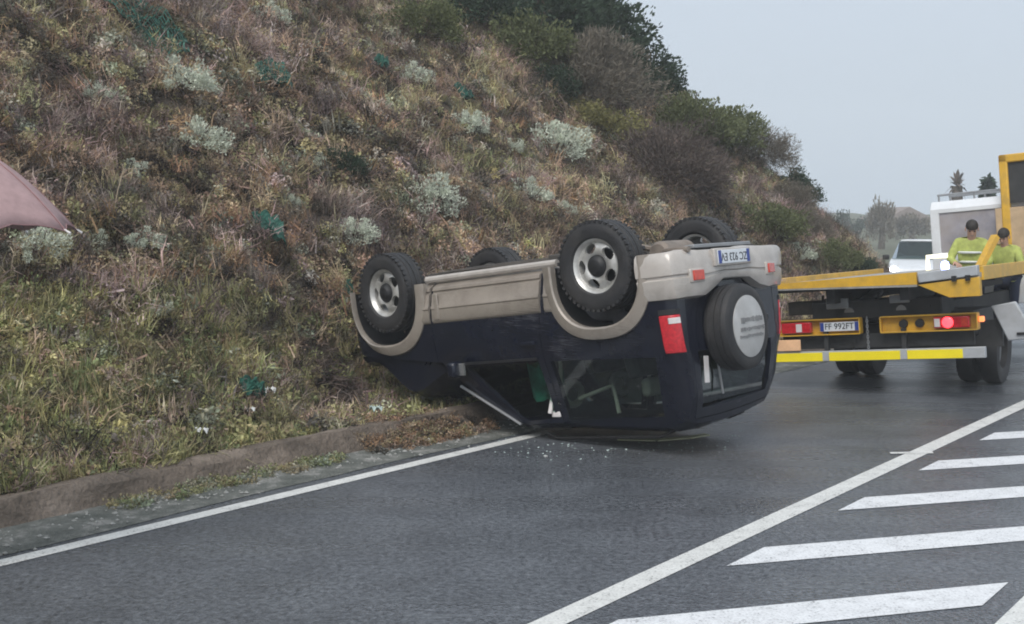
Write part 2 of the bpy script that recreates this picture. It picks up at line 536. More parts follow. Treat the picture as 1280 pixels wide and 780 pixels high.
TOE = np.array([[p.x, p.y] for p in edge_path(0.0)])
def toe_dist(x, y):
    """signed distance behind the kerb's back edge (positive on the hill side)"""
    x = np.asarray(x, float); y = np.asarray(y, float)
    best = np.full(x.shape, 1e9); sg = np.ones(x.shape)
    for a, b in zip(TOE[:-1], TOE[1:]):
        dx, dy = b - a
        L2 = dx * dx + dy * dy
        t = np.clip(((x - a[0]) * dx + (y - a[1]) * dy) / L2, 0, 1)
        ex, ey = x - a[0] - t * dx, y - a[1] - t * dy
        d = np.hypot(ex, ey)
        cr = dx * (y - a[1]) - dy * (x - a[0])
        m = d < best - 1e-9
        best = np.where(m, d, best); sg = np.where(m, np.sign(cr), sg)
    return best * sg

SLOPE = 0.92
def terrain(x, y):
    x = np.asarray(x, float); y = np.asarray(y, float)
    d = toe_dist(x, y)
    k = 0.75
    dp = np.maximum(d, 0)
    z = 0.17 + SLOPE * (np.sqrt(dp * dp + k * k) - k)
    lump = (fbm(x * 0.8, y * 0.8, 3) - 0.5) * 0.55 + (fbm(x * 2.6, y * 2.6, 9) - 0.5) * 0.22
    z = z + lump * np.clip(dp / 1.6, 0, 1)
    cap = 13.0
    z = np.where(z > cap - 3, cap - 3 + 3 * np.tanh((z - cap + 3) / 3), z)
    # the hollow the overturned car has torn into the toe of the bank
    g = np.exp(-(((x + 0.75) / 1.5) ** 2 + ((y - 12.3) / 1.5) ** 2))
    g2 = np.exp(-(((x + 0.9) / 0.9) ** 2 + ((y - 11.2) / 0.9) ** 2))
    z = z - np.minimum(0.85 * g + 0.5 * g2, np.maximum(z - 0.12, 0))
    return np.where(d < 0, 0.12 + 1.5 * d, z)
def tz(x, y):
    return float(terrain(np.array([x]), np.array([y]))[0])
def on_hill(px, py):
    """the point of the hillside that a pixel of the photograph looks at"""
    d = ray(px, py)
    t = np.linspace(5, 60, 2200)
    X, Y, Z = d.x * t, d.y * t, CAMH + d.z * t
    hit = np.nonzero(Z < terrain(X, Y))[0]
    i = hit[0] if len(hit) else int(np.argmin((Z - terrain(X, Y)) / t))
    return Vector((X[i], Y[i], float(terrain(X[i:i + 1], Y[i:i + 1])[0])))

# ================================================================== THE SETTING
# ground far out to the horizon
g = MB()
n_, R_ = 48, 260.0
g.add([(R_ * math.cos(2 * math.pi * k / n_), R_ * math.sin(2 * math.pi * k / n_), -0.03) for k in range(n_)], [tuple(range(n_))])
tag(g.build('ground', M['verge'], smooth=0), kind='structure')

def band(name, m, o1, o2, z, parent=None, ua=-30.0, tail=80.0, fn=None, step=None):
    a = edge_path(o1, ua, tail, step); b = edge_path(o2, ua, tail, step)
    mb = MB()
    mb.strip([[Vector((p.x, p.y, z)) for p in a], [Vector((p.x, p.y, z)) for p in b]])
    return mb.build(name, m, parent, smooth=0)

road = tag(band('road', M['asphalt'], 0.2, 17.5, 0.0), kind='structure')
# edge line on the kerb side, solid line of the traffic island, the second line of the island
def painted(o1, o2, z=0.004, ua=-30.0, ub=None):
    mb = MB()
    if ub is None:
        a, b = edge_path(o1, ua), edge_path(o2, ua)
    else:
        us = np.arange(ua, ub, 0.5)
        a = [uq(u, QK - o1) for u in us]; b = [uq(u, QK - o2) for u in us]
    mb.strip([[Vector((p.x, p.y, z)) for p in a], [Vector((p.x, p.y, z)) for p in b]])
    return mb.build('painted_line', M['line'], road, smooth=0)
painted(0.90, 1.03, ub=13.2)
painted(4.01, 4.16)
painted(5.83, 5.98)
# hatch bars between the two island lines
hd = Vector((1.87, 0.53, 0)).normalized()
hn = Vector((-hd.y, hd.x, 0))
def hatch(c_low, width=0.30):
    """c_low: offset of the lower long edge along hn"""
    vs = []
    for c in (c_low, c_low + width):
        for off in (4.33, 5.70):
            # point with QK - off = q and p.hn = c
            q = QK - off
            # p = UD*u + QD*q
            u = (c - (QD * q).dot(hn)) / UD.dot(hn)
            vs.append(uq(u, q, 0.004))
    m_ = MB()
    m_.add(vs, [(0, 1, 3, 2)])
    m_.build('hatch_bar', M['hatch'], road, smooth=0)
for k in range(-3, 14):
    hatch(6.24 - 1.12 + k * 1.005)
# a short stray dash of paint across the line
m_ = MB(); p_ = at(1143, 568)
m_.add([p_ + Vector((-0.20, 0.0, 0.0065)), p_ + Vector((0.17, 0.02, 0.0065)), p_ + Vector((0.19, 0.11, 0.0065)), p_ + Vector((-0.19, 0.07, 0.0065))], [(0, 1, 2, 3)])
m_.build('painted_dash', M['line'], road, smooth=0)

# gutter strip of grit between kerb and line
a = edge_path(0.24, -30, 80, 0.5); b = edge_path(0.84, -30, 80, 0.5)
rows = [[], [], []]
for i, (p, q) in enumerate(zip(a, b)):
    t = 0.25 * (float(fbm(np.array([i * 0.35]), np.array([3.3]), 5)[0]) - 0.5)
    rows[0].append(Vector((p.x, p.y, 0.02))); 
    mid = p.lerp(q, 0.6)
    rows[1].append(Vector((mid.x, mid.y, 0.009)))
    e = p.lerp(q, 0.95 + t)
    rows[2].append(Vector((e.x, e.y, 0.0045)))
mb = MB(); mb.strip(rows)
tag(mb.build('gutter', M['gutter']), kind='structure')

# kerb: low sloped concrete, worn and uneven
kp = [edge_path(o, -30, 80, 0.22) for o in (0.29, 0.235, 0.195, 0.165, 0.05, -0.06)]
kz = [-0.02, 0.07, 0.145, 0.178, 0.18, 0.03]
rows = []
for j, (pp, z) in enumerate(zip(kp, kz)):
    row = []
    for i, p in enumerate(pp):
        nz = float(fbm(np.array([i * 0.31]), np.array([j * 1.7]), 21)[0]) - 0.5
        no = float(fbm(np.array([i * 0.41]), np.array([j * 2.3 + 7]), 33)[0]) - 0.5
        row.append(Vector((p.x + no * 0.09 * 0.8, p.y - no * 0.09 * 0.6, z + (nz * 0.085 if j else 0))))
    rows.append(row)
mb = MB(); mb.strip(rows)
tag(mb.build('kerb', M['kerb']), kind='structure')

# hillside sheet
us = np.concatenate([np.arange(-16, 26, 0.2), np.arange(26, 62, 0.8)])
qs = np.concatenate([np.arange(5.8, 15, 0.2), np.arange(15, 60, 0.7)])
UU, QQ = np.meshgrid(us, qs, indexing='ij')
XX, YY = UU * UD.x + QQ * QD.x, UU * UD.y + QQ * QD.y
ZZ = terrain(XX.ravel(), YY.ravel()).reshape(XX.shape)
ZZ = np.maximum(ZZ, -0.6)
nu, nq = XX.shape
idx = np.arange(nu * nq).reshape(nu, nq)
F = np.stack([idx[:-1, :-1], idx[1:, :-1], idx[1:, 1:], idx[:-1, 1:]], -1).reshape(-1, 4)
me = bpy.data.meshes.new('hillside')
me.from_pydata(np.stack([XX, YY, ZZ], -1).reshape(-1, 3).tolist(), [], F.tolist())
me.materials.append(M['soil'])
tag(link('hillside', me, smooth=180), kind='structure')

# distant misty hills beyond the bend
def far_hill(name, d, x0, x1, prof, m, depth=60):
    mb = MB()
    xs = np.linspace(x0, x1, 90)
    rows = []
    for k, (dy, s) in enumerate([(0, 0.0), (depth * 0.25, 0.55), (depth * 0.6, 1.0), (depth, 0.8), (depth * 1.6, 0.0)]):
        row = []
        for x in xs:
            t = (x - x0) / (x1 - x0)
            z = np.interp(t, [p[0] for p in prof], [p[1] for p in prof])
            nz = float(fbm(np.array([x * 0.11]), np.array([k * 3.1]), 44)[0])
            row.append(Vector((x, d + dy, -0.5 + s * z * (0.75 + 0.5 * nz))))
        rows.append(row)
    mb.strip(rows)
    return tag(mb.build(name, m), kind='structure')
far_hill('far_hill', 120, 10, 200, [(0, 2), (0.15, 3.0), (0.3, 2.5), (0.5, 3), (1, 4)], M['verge'])
far_hill('far_hill', 170, -40, 190, [(0, 12), (0.2, 9), (0.38, 4), (0.6, 4.5), (1, 7)], M['verge'])

# ================================================================== VEGETATION
def finish_leaf_mesh(name, V, Fc, var, m):
    me = bpy.data.meshes.new(name)
    me.from_pydata(V, [], Fc)
    at_ = me.attributes.new('var', 'FLOAT', 'FACE')
    at_.data.foreach_set('value', np.asarray(var, dtype=np.float32))
    me.materials.append(m)
    return me

def blades_mesh(name, n, h, spread, wd, curve, rng, twig=False, m=None):
    V, Fc, var = [], [], []
    for i in range(n):
        a = rng.uniform(0, 2 * math.pi); r = spread * math.sqrt(rng.random())
        b = np.array([r * math.cos(a), r * math.sin(a), -0.03])
        hh = h * rng.uniform(0.45, 1.1)
        az = rng.uniform(0, 2 * math.pi) if twig else a + rng.normal(0, 0.8)
        lean = rng.uniform(0.1, curve)
        d = np.array([math.cos(az), math.sin(az), 0])
        s = np.array([-math.sin(az + rng.normal(0, .8)), math.cos(az), 0]) * wd * rng.uniform(0.6, 1.3)
        p1 = b + d * lean * hh * 0.35 + np.array([0, 0, hh * 0.55])
        p2 = b + d * lean * hh * 1.0 + np.array([0, 0, hh * (1 - 0.35 * lean)])
        k = len(V)
        V += [tuple(b - s), tuple(b + s), tuple(p1 - s * 0.8), tuple(p1 + s * 0.8), tuple(p2)]
        Fc += [(k, k + 1, k + 3, k + 2), (k + 2, k + 3, k + 4)]
        v = rng.random(); var += [v, v]
        if twig:                                  # side twigs
            for j in range(3):
                q = b + (p2 - b) * rng.uniform(0.3, 0.95)
                dd = rng.normal(0, 1, 3); dd[2] = abs(dd[2]); dd /= np.linalg.norm(dd)
                e = q + dd * hh * rng.uniform(0.12, 0.35)
                ss = np.cross(dd, rng.normal(0, 1, 3)); ss *= wd * 0.9 / (np.linalg.norm(ss) + 1e-6)
                k = len(V)
                V += [tuple(q - ss), tuple(q + ss), tuple(e)]
                Fc += [(k, k + 1, k + 2)]; var += [rng.random()]
    return finish_leaf_mesh(name, V, Fc, var, m or M['veg'])

def leaf_quads(P, size, rng, out=None, asp=0.5):
    """arrays of leaf diamonds at points P"""
    n = len(P)
    d = rng.normal(0, 1, (n, 3))
    if out is not None: d = d * 0.8 + out
    d /= np.linalg.norm(d, axis=1)[:, None]
    s = np.cross(d, rng.normal(0, 1, (n, 3))); s /= np.linalg.norm(s, axis=1)[:, None]
    L = size * rng.uniform(0.6, 1.4, (n, 1))
    nrm = np.cross(d, s)
    A = P; B = P + d * L * 0.5 + s * L * asp * 0.5 + nrm * L * 0.08
    Cc = P + d * L; D = P + d * L * 0.5 - s * L * asp * 0.5 + nrm * L * 0.08
    V = np.stack([A, B, Cc, D], 1).reshape(-1, 3)
    Fc = np.arange(n * 4).reshape(n, 4)
    return V, Fc

def leafy_mesh(name, n, r, h, size, rng, m=None, asp=0.5):
    P = rng.normal(0, 1, (n, 3)); P /= np.linalg.norm(P, axis=1)[:, None]
    P *= (rng.random((n, 1)) ** 0.5) * np.array([r, r, h])
    P[:, 2] = np.abs(P[:, 2])
    V, Fc = leaf_quads(P, size, rng, None, asp)
    return finish_leaf_mesh(name, V.tolist(), Fc.tolist(), rng.random(n), m or M['veg'])

def bush_mesh(name, rng, n_clump, n_leaf, clump_r, size, m, flat=1.0, asp=0.45, twiggy=False):
    """unit bush (radius about 1, dome), leaves in separate clumps with gaps between them"""
    Ps, outs, vars_ = [], [], []
    for c in range(n_clump):
        a = rng.uniform(0, 2 * math.pi); el = math.asin(rng.uniform(-0.05, 1.0))
        rr = rng.uniform(0.55, 0.98)
        cc = np.array([rr * math.cos(a) * math.cos(el), rr * math.sin(a) * math.cos(el), rr * math.sin(el) * flat])
        k = int(n_leaf * rng.uniform(0.6, 1.4))
        pp = cc + np.clip(rng.normal(0, 1, (k, 3)), -1.25, 1.25) * clump_r * rng.uniform(0.7, 1.3)
        Ps.append(pp); o = pp / (np.linalg.norm(pp, axis=1)[:, None] + 1e-6)
        outs.append(o * 1.2 + np.array([0, 0, 0.4])); b = rng.random()
        vars_.append(np.clip(0.5 * b + 0.6 * rng.random(k), 0, 1))
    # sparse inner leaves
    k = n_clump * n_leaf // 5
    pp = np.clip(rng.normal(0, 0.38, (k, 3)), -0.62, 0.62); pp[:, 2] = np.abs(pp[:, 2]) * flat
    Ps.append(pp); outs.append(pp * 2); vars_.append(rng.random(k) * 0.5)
    P = np.concatenate(Ps); O = np.concatenate(outs); va = np.concatenate(vars_)
    V, Fc = leaf_quads(P, size, rng, O, 0.13 if twiggy else asp)
    return finish_leaf_mesh(name, V.tolist(), Fc.tolist(), va, m)

def stem_mesh(name, rng, n=9, reach=0.8, r=0.035):
    mb = MB()
    for i in range(n):
        a = rng.uniform(0, 2 * math.pi); el = rng.uniform(0.5, 1.4)
        d = Vector((math.cos(a) * math.cos(el), math.sin(a) * math.cos(el), math.sin(el)))
        p1 = d * 0.4 * reach + Vector(rng.normal(0, 0.05, 3)); p2 = d * reach + Vector(rng.normal(0, 0.1, 3))
        mb.tube([(0, 0, -0.15), p1, p2], [r, r * 0.7, r * 0.25], 5)
    me = mb.mesh(name); me.materials.append(M['wood'])
    return me

def scatter(name, pts, nrm_tilt, scl, tint, proto_me):
    """one 'stuff' object: instances of a tuft on given points"""
    n = len(pts)
    po = bpy.data.objects.new(name + '_tuft', proto_me)
    me = bpy.data.meshes.new(name)
    me.vertices.add(n)
    me.vertices.foreach_set('co', pts.astype(np.float32).ravel())
    r = me.attributes.new('rot', 'FLOAT_VECTOR', 'POINT'); r.data.foreach_set('vector', nrm_tilt.astype(np.float32).ravel())
    s = me.attributes.new('scl', 'FLOAT', 'POINT'); s.data.foreach_set('value', scl.astype(np.float32))
    t = me.attributes.new('tint', 'FLOAT_VECTOR', 'POINT'); t.data.foreach_set('vector', tint.astype(np.float32).ravel())
    o = bpy.data.objects.new(name, me); C.objects.link(o)
    ng = bpy.data.node_groups.new(name, 'GeometryNodeTree')
    ng.interface.new_socket('Geometry', in_out='INPUT', socket_type='NodeSocketGeometry')
    ng.interface.new_socket('Geometry', in_out='OUTPUT', socket_type='NodeSocketGeometry')
    gi = ng.nodes.new('NodeGroupInput'); go = ng.nodes.new('NodeGroupOutput')
    oi = ng.nodes.new('GeometryNodeObjectInfo'); oi.inputs['Object'].default_value = po; oi.inputs['As Instance'].default_value = True
    ip = ng.nodes.new('GeometryNodeInstanceOnPoints')
    ar = ng.nodes.new('GeometryNodeInputNamedAttribute'); ar.data_type = 'FLOAT_VECTOR'; ar.inputs['Name'].default_value = 'rot'
    e2r = ng.nodes.new('FunctionNodeEulerToRotation')
    as_ = ng.nodes.new('GeometryNodeInputNamedAttribute'); as_.data_type = 'FLOAT'; as_.inputs['Name'].default_value = 'scl'
    L = ng.links.new
    L(gi.outputs[0], ip.inputs['Points']); L(oi.outputs['Geometry'], ip.inputs['Instance'])
    L(ar.outputs[0], e2r.inputs[0]); L(e2r.outputs[0], ip.inputs['Rotation']); L(as_.outputs[0], ip.inputs['Scale'])
    L(ip.outputs[0], go.inputs[0])
    md = o.modifiers.new('scatter', 'NODES'); md.node_group = ng
    return tag(o, kind='stuff')

# --- undergrowth: positions over the visible face of the hill, kind and tint from patchy noise
def hill_points(n, umin=-3, umax=27, dmin=0.05, dmax=13):
    u = RNG.uniform(umin, umax, n); q = QK + RNG.uniform(dmin, dmax, n) + np.maximum(0, u - U0) * 0.0
    x, y = u * UD.x + q * QD.x, u * UD.y + q * QD.y
    d = toe_dist(x, y)
    ok = d > dmin
    x, y, d, u = x[ok], y[ok], d[ok], u[ok]
    return x, y, terrain(x, y), d, u

def tints(cols, wts, n, jit=0.22):
    c = np.asarray(cols)[RNG.choice(len(cols), n, p=np.asarray(wts) / np.sum(wts))]
    return c * RNG.uniform(1 - jit, 1 + jit, (n, 1)) * RNG.uniform(1 - jit * .35, 1 + jit * .35, (n, 3))

def rots(n, tilt=0.35):
    # lean out of the slope (downhill, towards the road) plus a random tilt
    r = np.zeros((n, 3))
    r[:, 0] = RNG.normal(0, tilt, n); r[:, 1] = RNG.normal(0, tilt, n); r[:, 2] = RNG.uniform(0, 6.283, n)
    return r

BROWN, MAUVE, RUST, STRAW = (0.30, 0.22, 0.155), (0.285, 0.212, 0.188), (0.29, 0.19, 0.115), (0.40, 0.33, 0.235)
GREY, OLIVE, GREEN, YGREEN, DARK = (0.33, 0.28, 0.25), (0.285, 0.255, 0.145), (0.225, 0.245, 0.12), (0.41, 0.385, 0.19), (0.07, 0.058, 0.048)
SAGE = (0.29, 0.295, 0.225)
protoA = [blades_mesh('dry_stem_tuft', 34, 0.27, 0.16, 0.0055, 0.9, RNG), blades_mesh('dry_stem_tuft', 26, 0.21, 0.12, 0.007, 1.1, RNG)]
protoT = [blades_mesh('twig_tuft', 24, 0.30, 0.15, 0.0045, 1.0, RNG, True), blades_mesh('twig_tuft', 30, 0.22, 0.16, 0.005, 1.3, RNG, True)]
protoL = [leafy_mesh('weed_tuft', 150, 0.14, 0.15, 0.035, RNG, asp=0.6), leafy_mesh('weed_tuft', 110, 0.12, 0.18, 0.046, RNG, asp=0.5)]
protoG = [blades_mesh('grass_tuft', 40, 0.20, 0.11, 0.005, 1.1, RNG), leafy_mesh('low_weed_tuft', 90, 0.13, 0.09, 0.036, RNG, asp=0.6)]

def build_cover():
    x, y, z, d, u = hill_points(62000)
    n1 = fbm(x * 0.75, y * 0.75, 71); n2 = fbm(x * 1.7, y * 1.7, 72); n3 = fbm(x * 0.35, y * 0.35, 73)
    h = z
    # how green: low on the bank at the near end, less up the slope; a green-brown mix further along
    green = np.clip(0.98 - 0.46 * h + 1.5 * (n1 - 0.5) - 0.05 * np.maximum(u - 6, 0), 0, 0.9)
    green = np.where((h > 2.6) & (u > 12), np.clip(0.22 + 1.8 * (n3 - 0.5) + 0.1 * (h - 2.6), 0, 1), green)
    kind = np.where(RNG.random(len(x)) < green * 0.8, 1, 0)
    wear = np.exp(-(((x + 0.9) / 1.0) ** 2 + ((y - 11.3) / 1.0) ** 2))        # torn-up ground under the car
    pb = on_hill(425, 505)
    wear = np.maximum(wear, np.exp(-(((x - pb.x) / 0.55) ** 2 + ((y - pb.y) / 0.5) ** 2)))
    keep = (RNG.random(len(x)) > wear * 0.93)
    thin = RNG.random(len(x)) < np.where(u > 20, 0.7, 1.0)
    keep &= thin
    pc = fbm(x * 1.1 + 5, y * 1.1 + z * 0.9, 91, 3); pv = fbm(x * 3.2, y * 3.2 + z * 2.6, 92, 3); pw = fbm(x * 0.5, y * 0.5 + z * 0.45, 93, 3)
    def pick(cols, f):
        """a palette looked up by a patchy field, with some strays"""
        c = np.asarray(cols); n = len(f)
        k = np.clip(((f - 0.25) / 0.5 * len(c)).astype(int), 0, len(c) - 1)
        k = np.where(RNG.random(n) < 0.3, RNG.integers(0, len(c), n), k)
        return c[k] * RNG.uniform(0.5, 1.5, (n, 1)) * RNG.uniform(0.93, 1.07, (n, 3))
    def emit(name, sel, proto, cols, smin, smax, tilt=0.3):
        s = sel & keep
        P = np.stack([x[s], y[s], z[s] - 0.01], 1)
        n = len(P)
        if not n: return
        T = pick(cols, pc[s]) * (0.36 + 1.3 * np.clip((pv[s] - 0.24) / 0.52, 0, 1))[:, None]
        scatter(name, P, rots(n, tilt), RNG.uniform(smin, smax, n) * (0.7 + 0.6 * pw[s]), T, proto)
    r = RNG.random(len(x))
    leafy = np.clip(0.50 + 1.6 * (pc - 0.5) + 0.9 * (pw - 0.5), 0.12, 0.8)      # share of leafy weeds among the dry stuff
    bz = (kind == 0) & (r >= leafy); lz = (kind == 0) & (r < leafy)
    r = RNG.random(len(x))
    emit('dry_grass', bz & (r < 0.22), protoA[0], [STRAW, BROWN, DARK, RUST, GREY, BROWN], 0.6, 1.1)
    emit('dry_grass', bz & (r >= 0.22) & (r < 0.40), protoA[1], [MAUVE, BROWN, OLIVE, DARK, RUST], 0.7, 1.2)
    emit('dry_scrub', bz & (r >= 0.40) & (r < 0.70), protoT[0], [MAUVE, DARK, OLIVE, MAUVE, BROWN], 0.7, 1.4, 0.45)
    emit('dry_scrub', bz & (r >= 0.70), protoT[1], [GREY, MAUVE, BROWN, DARK, RUST, BROWN], 0.7, 1.4, 0.45)
    emit('weeds', lz & (r < 0.55), protoL[0], [BROWN, OLIVE, OLIVE, SAGE, BROWN, DARK], 0.5, 1.15)
    emit('weeds', lz & (r >= 0.55), protoL[1], [BROWN, OLIVE, SAGE, GREY, OLIVE], 0.5, 1.05)
    gz = kind == 1
    emit('weeds', gz & (r < 0.38), protoL[0], [OLIVE, YGREEN, GREEN, SAGE, DARK, OLIVE], 0.5, 1.1)
    emit('weeds', gz & (r >= 0.38) & (r < 0.68), protoL[1], [SAGE, OLIVE, YGREEN, YGREEN, BROWN], 0.5, 1.0)
    emit('grass', gz & (r >= 0.68) & (r < 0.9), protoG[0], [GREEN, OLIVE, YGREEN, STRAW, OLIVE], 0.8, 1.4)
    emit('grass', gz & (r >= 0.9), protoA[1], [OLIVE, BROWN, YGREEN, OLIVE], 0.6, 1.1)
    def emit2(name, sel, proto, cols, wts, smin, smax):
        s = sel & keep
        P = np.stack([x[s], y[s], z[s] - 0.01], 1); n = len(P)
        scatter(name, P, rots(n, 0.3), RNG.uniform(smin, smax, n), tints(cols, wts, n) * (0.55 + 0.9 * n2[s])[:, None], proto)
    # a lusher strip of grass right behind the kerb at the near end
    x, y, z, d, u = hill_points(9000, -3, 10.5, 0.0, 1.9)
    n2 = fbm(x * 1.7, y * 1.7, 75); pb = on_hill(425, 505)
    keep = RNG.random(len(x)) > np.maximum(np.exp(-(((x + 0.9) / 1.1) ** 2 + ((y - 11.2) / 1.1) ** 2)), np.exp(-(((x - pb.x) / 0.6) ** 2 + ((y - pb.y) / 0.5) ** 2))) * 0.97
    r = RNG.random(len(x)); keep &= (RNG.random(len(x)) < np.clip(1.35 - u / 9.0, 0.15, 1))
    emit2('grass', r < 0.55, protoG[0], [GREEN, YGREEN, OLIVE, STRAW], [3, 4, 2, 1], 0.6, 1.2)
    emit2('weeds', r >= 0.55, protoG[1], [YGREEN, GREEN, OLIVE, BROWN], [3, 3, 2, 1], 0.6, 1.2)
build_cover()

# weeds and grit in the gutter
n = 420
uu = RNG.uniform(2.5, 11.5, n); qq = QK - RNG.uniform(0.2, 0.5, n)
kk = fbm(uu * 1.2, qq, 81) > 0.56
P = np.stack([uu * .6 - qq * .8, uu * .8 + qq * .6, np.full(n, 0.012)], 1)[kk]
scatter('gutter_weeds', P, rots(len(P), 0.3), RNG.uniform(0.3, 0.75, len(P)), tints([GREEN, OLIVE, SAGE], [3, 3, 2], len(P)), protoG[1])
mbs = MB()
for i in range(420):
    u_ = RNG.uniform(2.8, 12.3); q_ = QK - 0.3 - abs(RNG.normal(0.2, 0.14))
    if i < 200: u_ = RNG.choice([3.6, 4.6, 5.3, 7.4, 8.2, 9.6]) + RNG.normal(0, 0.22)
    p = uq(u_, min(q_, QK - 0.28)); s = RNG.uniform(0.006, 0.022)
    vs = [(p.x + s * a * RNG.uniform(.6, 1.3), p.y + s * b * RNG.uniform(.6, 1.3), 0.012 + s * c * RNG.uniform(.4, .9)) for a, b, c in ((1, 0, 0), (0, 1, 0), (-1, 0, 0), (0, -1, 0), (0, 0, 1), (0, 0, -1))]
    mbs.add(vs, [(0, 1, 4), (1, 2, 4), (2, 3, 4), (3, 0, 4), (1, 0, 5), (2, 1, 5), (3, 2, 5), (0, 3, 5)])
tag(mbs.build('grit', M['stone'], smooth=0), kind='stuff')

# brown leaf and soil spill over the kerb beside the car's nose
x0 = at(545, 553)
n = 420
P = np.stack([RNG.normal(x0.x, 0.42, n), RNG.normal(x0.y + 0.15, 0.30, n)], 1)
D = toe_dist(P[:, 0], P[:, 1]); P = P[(D > -0.55) & (D < 0.8)]; D = D[(D > -0.55) & (D < 0.8)]
Zs = np.where(D < 0, 0.01 + 0.16 * np.clip(1 + D / 0.45, 0, 1), terrain(P[:, 0], P[:, 1]))
scatter('leaf_litter', np.c_[P, Zs], rots(len(P), 0.5), RNG.uniform(0.35, 0.8, len(P)), tints([RUST, BROWN, OLIVE, DARK], [4, 4, 2, 2], len(P)), protoG[1])

# --- single shrubs, planted where the photograph shows them
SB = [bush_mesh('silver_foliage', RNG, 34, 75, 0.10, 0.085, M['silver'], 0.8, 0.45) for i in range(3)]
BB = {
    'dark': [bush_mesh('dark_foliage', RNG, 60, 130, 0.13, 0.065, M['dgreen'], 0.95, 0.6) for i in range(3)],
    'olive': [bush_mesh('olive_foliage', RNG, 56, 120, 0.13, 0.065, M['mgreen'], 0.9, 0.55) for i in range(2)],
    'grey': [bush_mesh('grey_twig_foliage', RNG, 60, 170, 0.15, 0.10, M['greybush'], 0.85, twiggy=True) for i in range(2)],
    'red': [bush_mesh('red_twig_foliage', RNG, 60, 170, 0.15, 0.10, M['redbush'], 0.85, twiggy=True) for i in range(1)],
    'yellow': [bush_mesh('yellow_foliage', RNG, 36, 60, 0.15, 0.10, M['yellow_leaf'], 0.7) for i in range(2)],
}
ST = [stem_mesh('stem', RNG) for i in range(2)]
def shrub(name, label, px, py, wpx, me, group, squash=0.9, sink=0.15, cat='shrub'):
    """a shrub whose middle shows at pixel (px, py), wpx pixels wide"""
    p = on_hill(px, py)
    r = wpx / 2 / FPX * p.y
    t = thing(name, label, cat, (p.x, p.y, tz(p.x, p.y) - sink * r), group, RNG.uniform(0, 6.28))
    f = bpy.data.objects.new('foliage', me); C.objects.link(f); f.parent = t; f.scale = (r, r, r * squash)
    s = bpy.data.objects.new('stem', ST[int(RNG.integers(2))]); C.objects.link(s); s.parent = t; s.scale = (r, r, r * squash)
    return t
GS = 'silver grey shrubs on the bank'
for i, (px, py, wp, lab) in enumerate([
    (243, 180, 74, 'large pale silver shrub high on the left of the bank'),
    (118, 118, 44, 'narrow upright silver shrub at the upper left of the bank'),
    (163, 212, 40, 'small silver shrub just left below the large pale one'),
    (178, 303, 50, 'low flat silver shrub on the bank right of the umbrella tip'),
    (122, 298, 32, 'small silver tuft beside the tip of the pink umbrella'),
    (48, 316, 70, 'grey silver shrub showing beneath the pink umbrella'),
    (512, 98, 50, 'round silver shrub with dense heads in the upper middle of the bank'),
    (538, 256, 84, 'wide silver shrub with pale heads above the front wheel of the car'),
    (690, 188, 84, 'big ragged silver shrub above the rear wheel of the car'),
    (640, 185, 34, 'small pale tuft touching the left of the big ragged silver shrub'),
    (660, 246, 56, 'silver green shrub below the big ragged silver shrub'),
    (440, 298, 62, 'grey silver shrub just above and left of the front wheel'),
    (362, 250, 26, 'tiny round pale shrub left of centre on the bank'),
    (232, 108, 80, 'faded sage shrub under the large green net patch'),
    (585, 160, 54, 'faint grey shrub in the middle of the upper bank'),
    (335, 20, 44, 'greenish silver shrub with yellow leaves at the top edge of the bank'),
    (395, 200, 30, 'small pale shrub beside a dark green clump mid bank'),
    (700, 262, 34, 'small sage shrub right above the car sill'),
    (200, 388, 36, 'small grey sage shrub low on the left bank'),
    (1000, 318, 40, 'grey sage shrub behind the upturned rear bumper'),
]):
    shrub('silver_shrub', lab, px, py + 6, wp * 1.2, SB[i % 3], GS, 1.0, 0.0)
GB = 'bushes on the upper bank'
for i, (px, py, wp, kd, lab) in enumerate([
    (832, 200, 150, 'red', 'large round red brown bush on the bank above the rear of the car'),
    (735, 90, 150, 'grey', 'large rounded grey brown bush under the dark crest trees'),
    (660, 55, 120, 'olive', 'bright olive bush at the top left of the grey round bush'),
    (680, 15, 150, 'dark', 'dark green bush at the top of the frame, left of the skyline'),
    (735, 25, 150, 'dark', 'dark green bush whose leaves break the skyline at the top of the frame'),
    (600, 10, 110, 'dark', 'dark green bush at the top edge left of the other dark ones'),
    (690, 100, 70, 'dark', 'small dark green bush tucked left below the grey round bush'),
    (800, 85, 105, 'dark', 'dark green bush on the skyline below the topmost ones'),
    (862, 150, 110, 'olive', 'olive bush right above the round red brown bush'),
    (900, 160, 110, 'olive', 'olive green bush on the middle of the skyline'),
    (945, 185, 90, 'grey', 'grey brown bush on the skyline right of the olive bush'),
    (992, 215, 66, 'dark', 'dark bush at the right end of the skyline before the hill drops'),
    (985, 245, 60, 'grey', 'dry grey bush beneath the last dark bush of the skyline'),
    (965, 275, 84, 'olive', 'dark olive bush on the right flank behind the rear bumper'),
    (765, 150, 80, 'yellow', 'yellow green bush between the grey and the red brown round bushes'),
    (730, 140, 60, 'yellow', 'yellow leaved bush left of the other yellow green one'),
    (1040, 320, 70, 'olive', 'low olive bush at the foot of the right flank'),
    (528, 25, 100, 'olive', 'thin olive bush at the top edge left of the dark bushes'),
    (880, 240, 60, 'grey', 'grey twiggy bush at the right foot of the round red brown bush'),
    (430, 205, 56, 'dark', 'small dark green clump in the middle of the bank'),
    (1010, 280, 60, 'grey', 'grey bush low on the right flank of the hill'),
    (1065, 335, 60, 'dark', 'dark bush at the hill foot just above the truck bed'),
]):
    me_ = BB[kd][i % len(BB[kd])]
    shrub('bush', lab, px, py + wp * 0.22, wp * 1.12, me_, GB, 1.0, 0.0, 'bush')

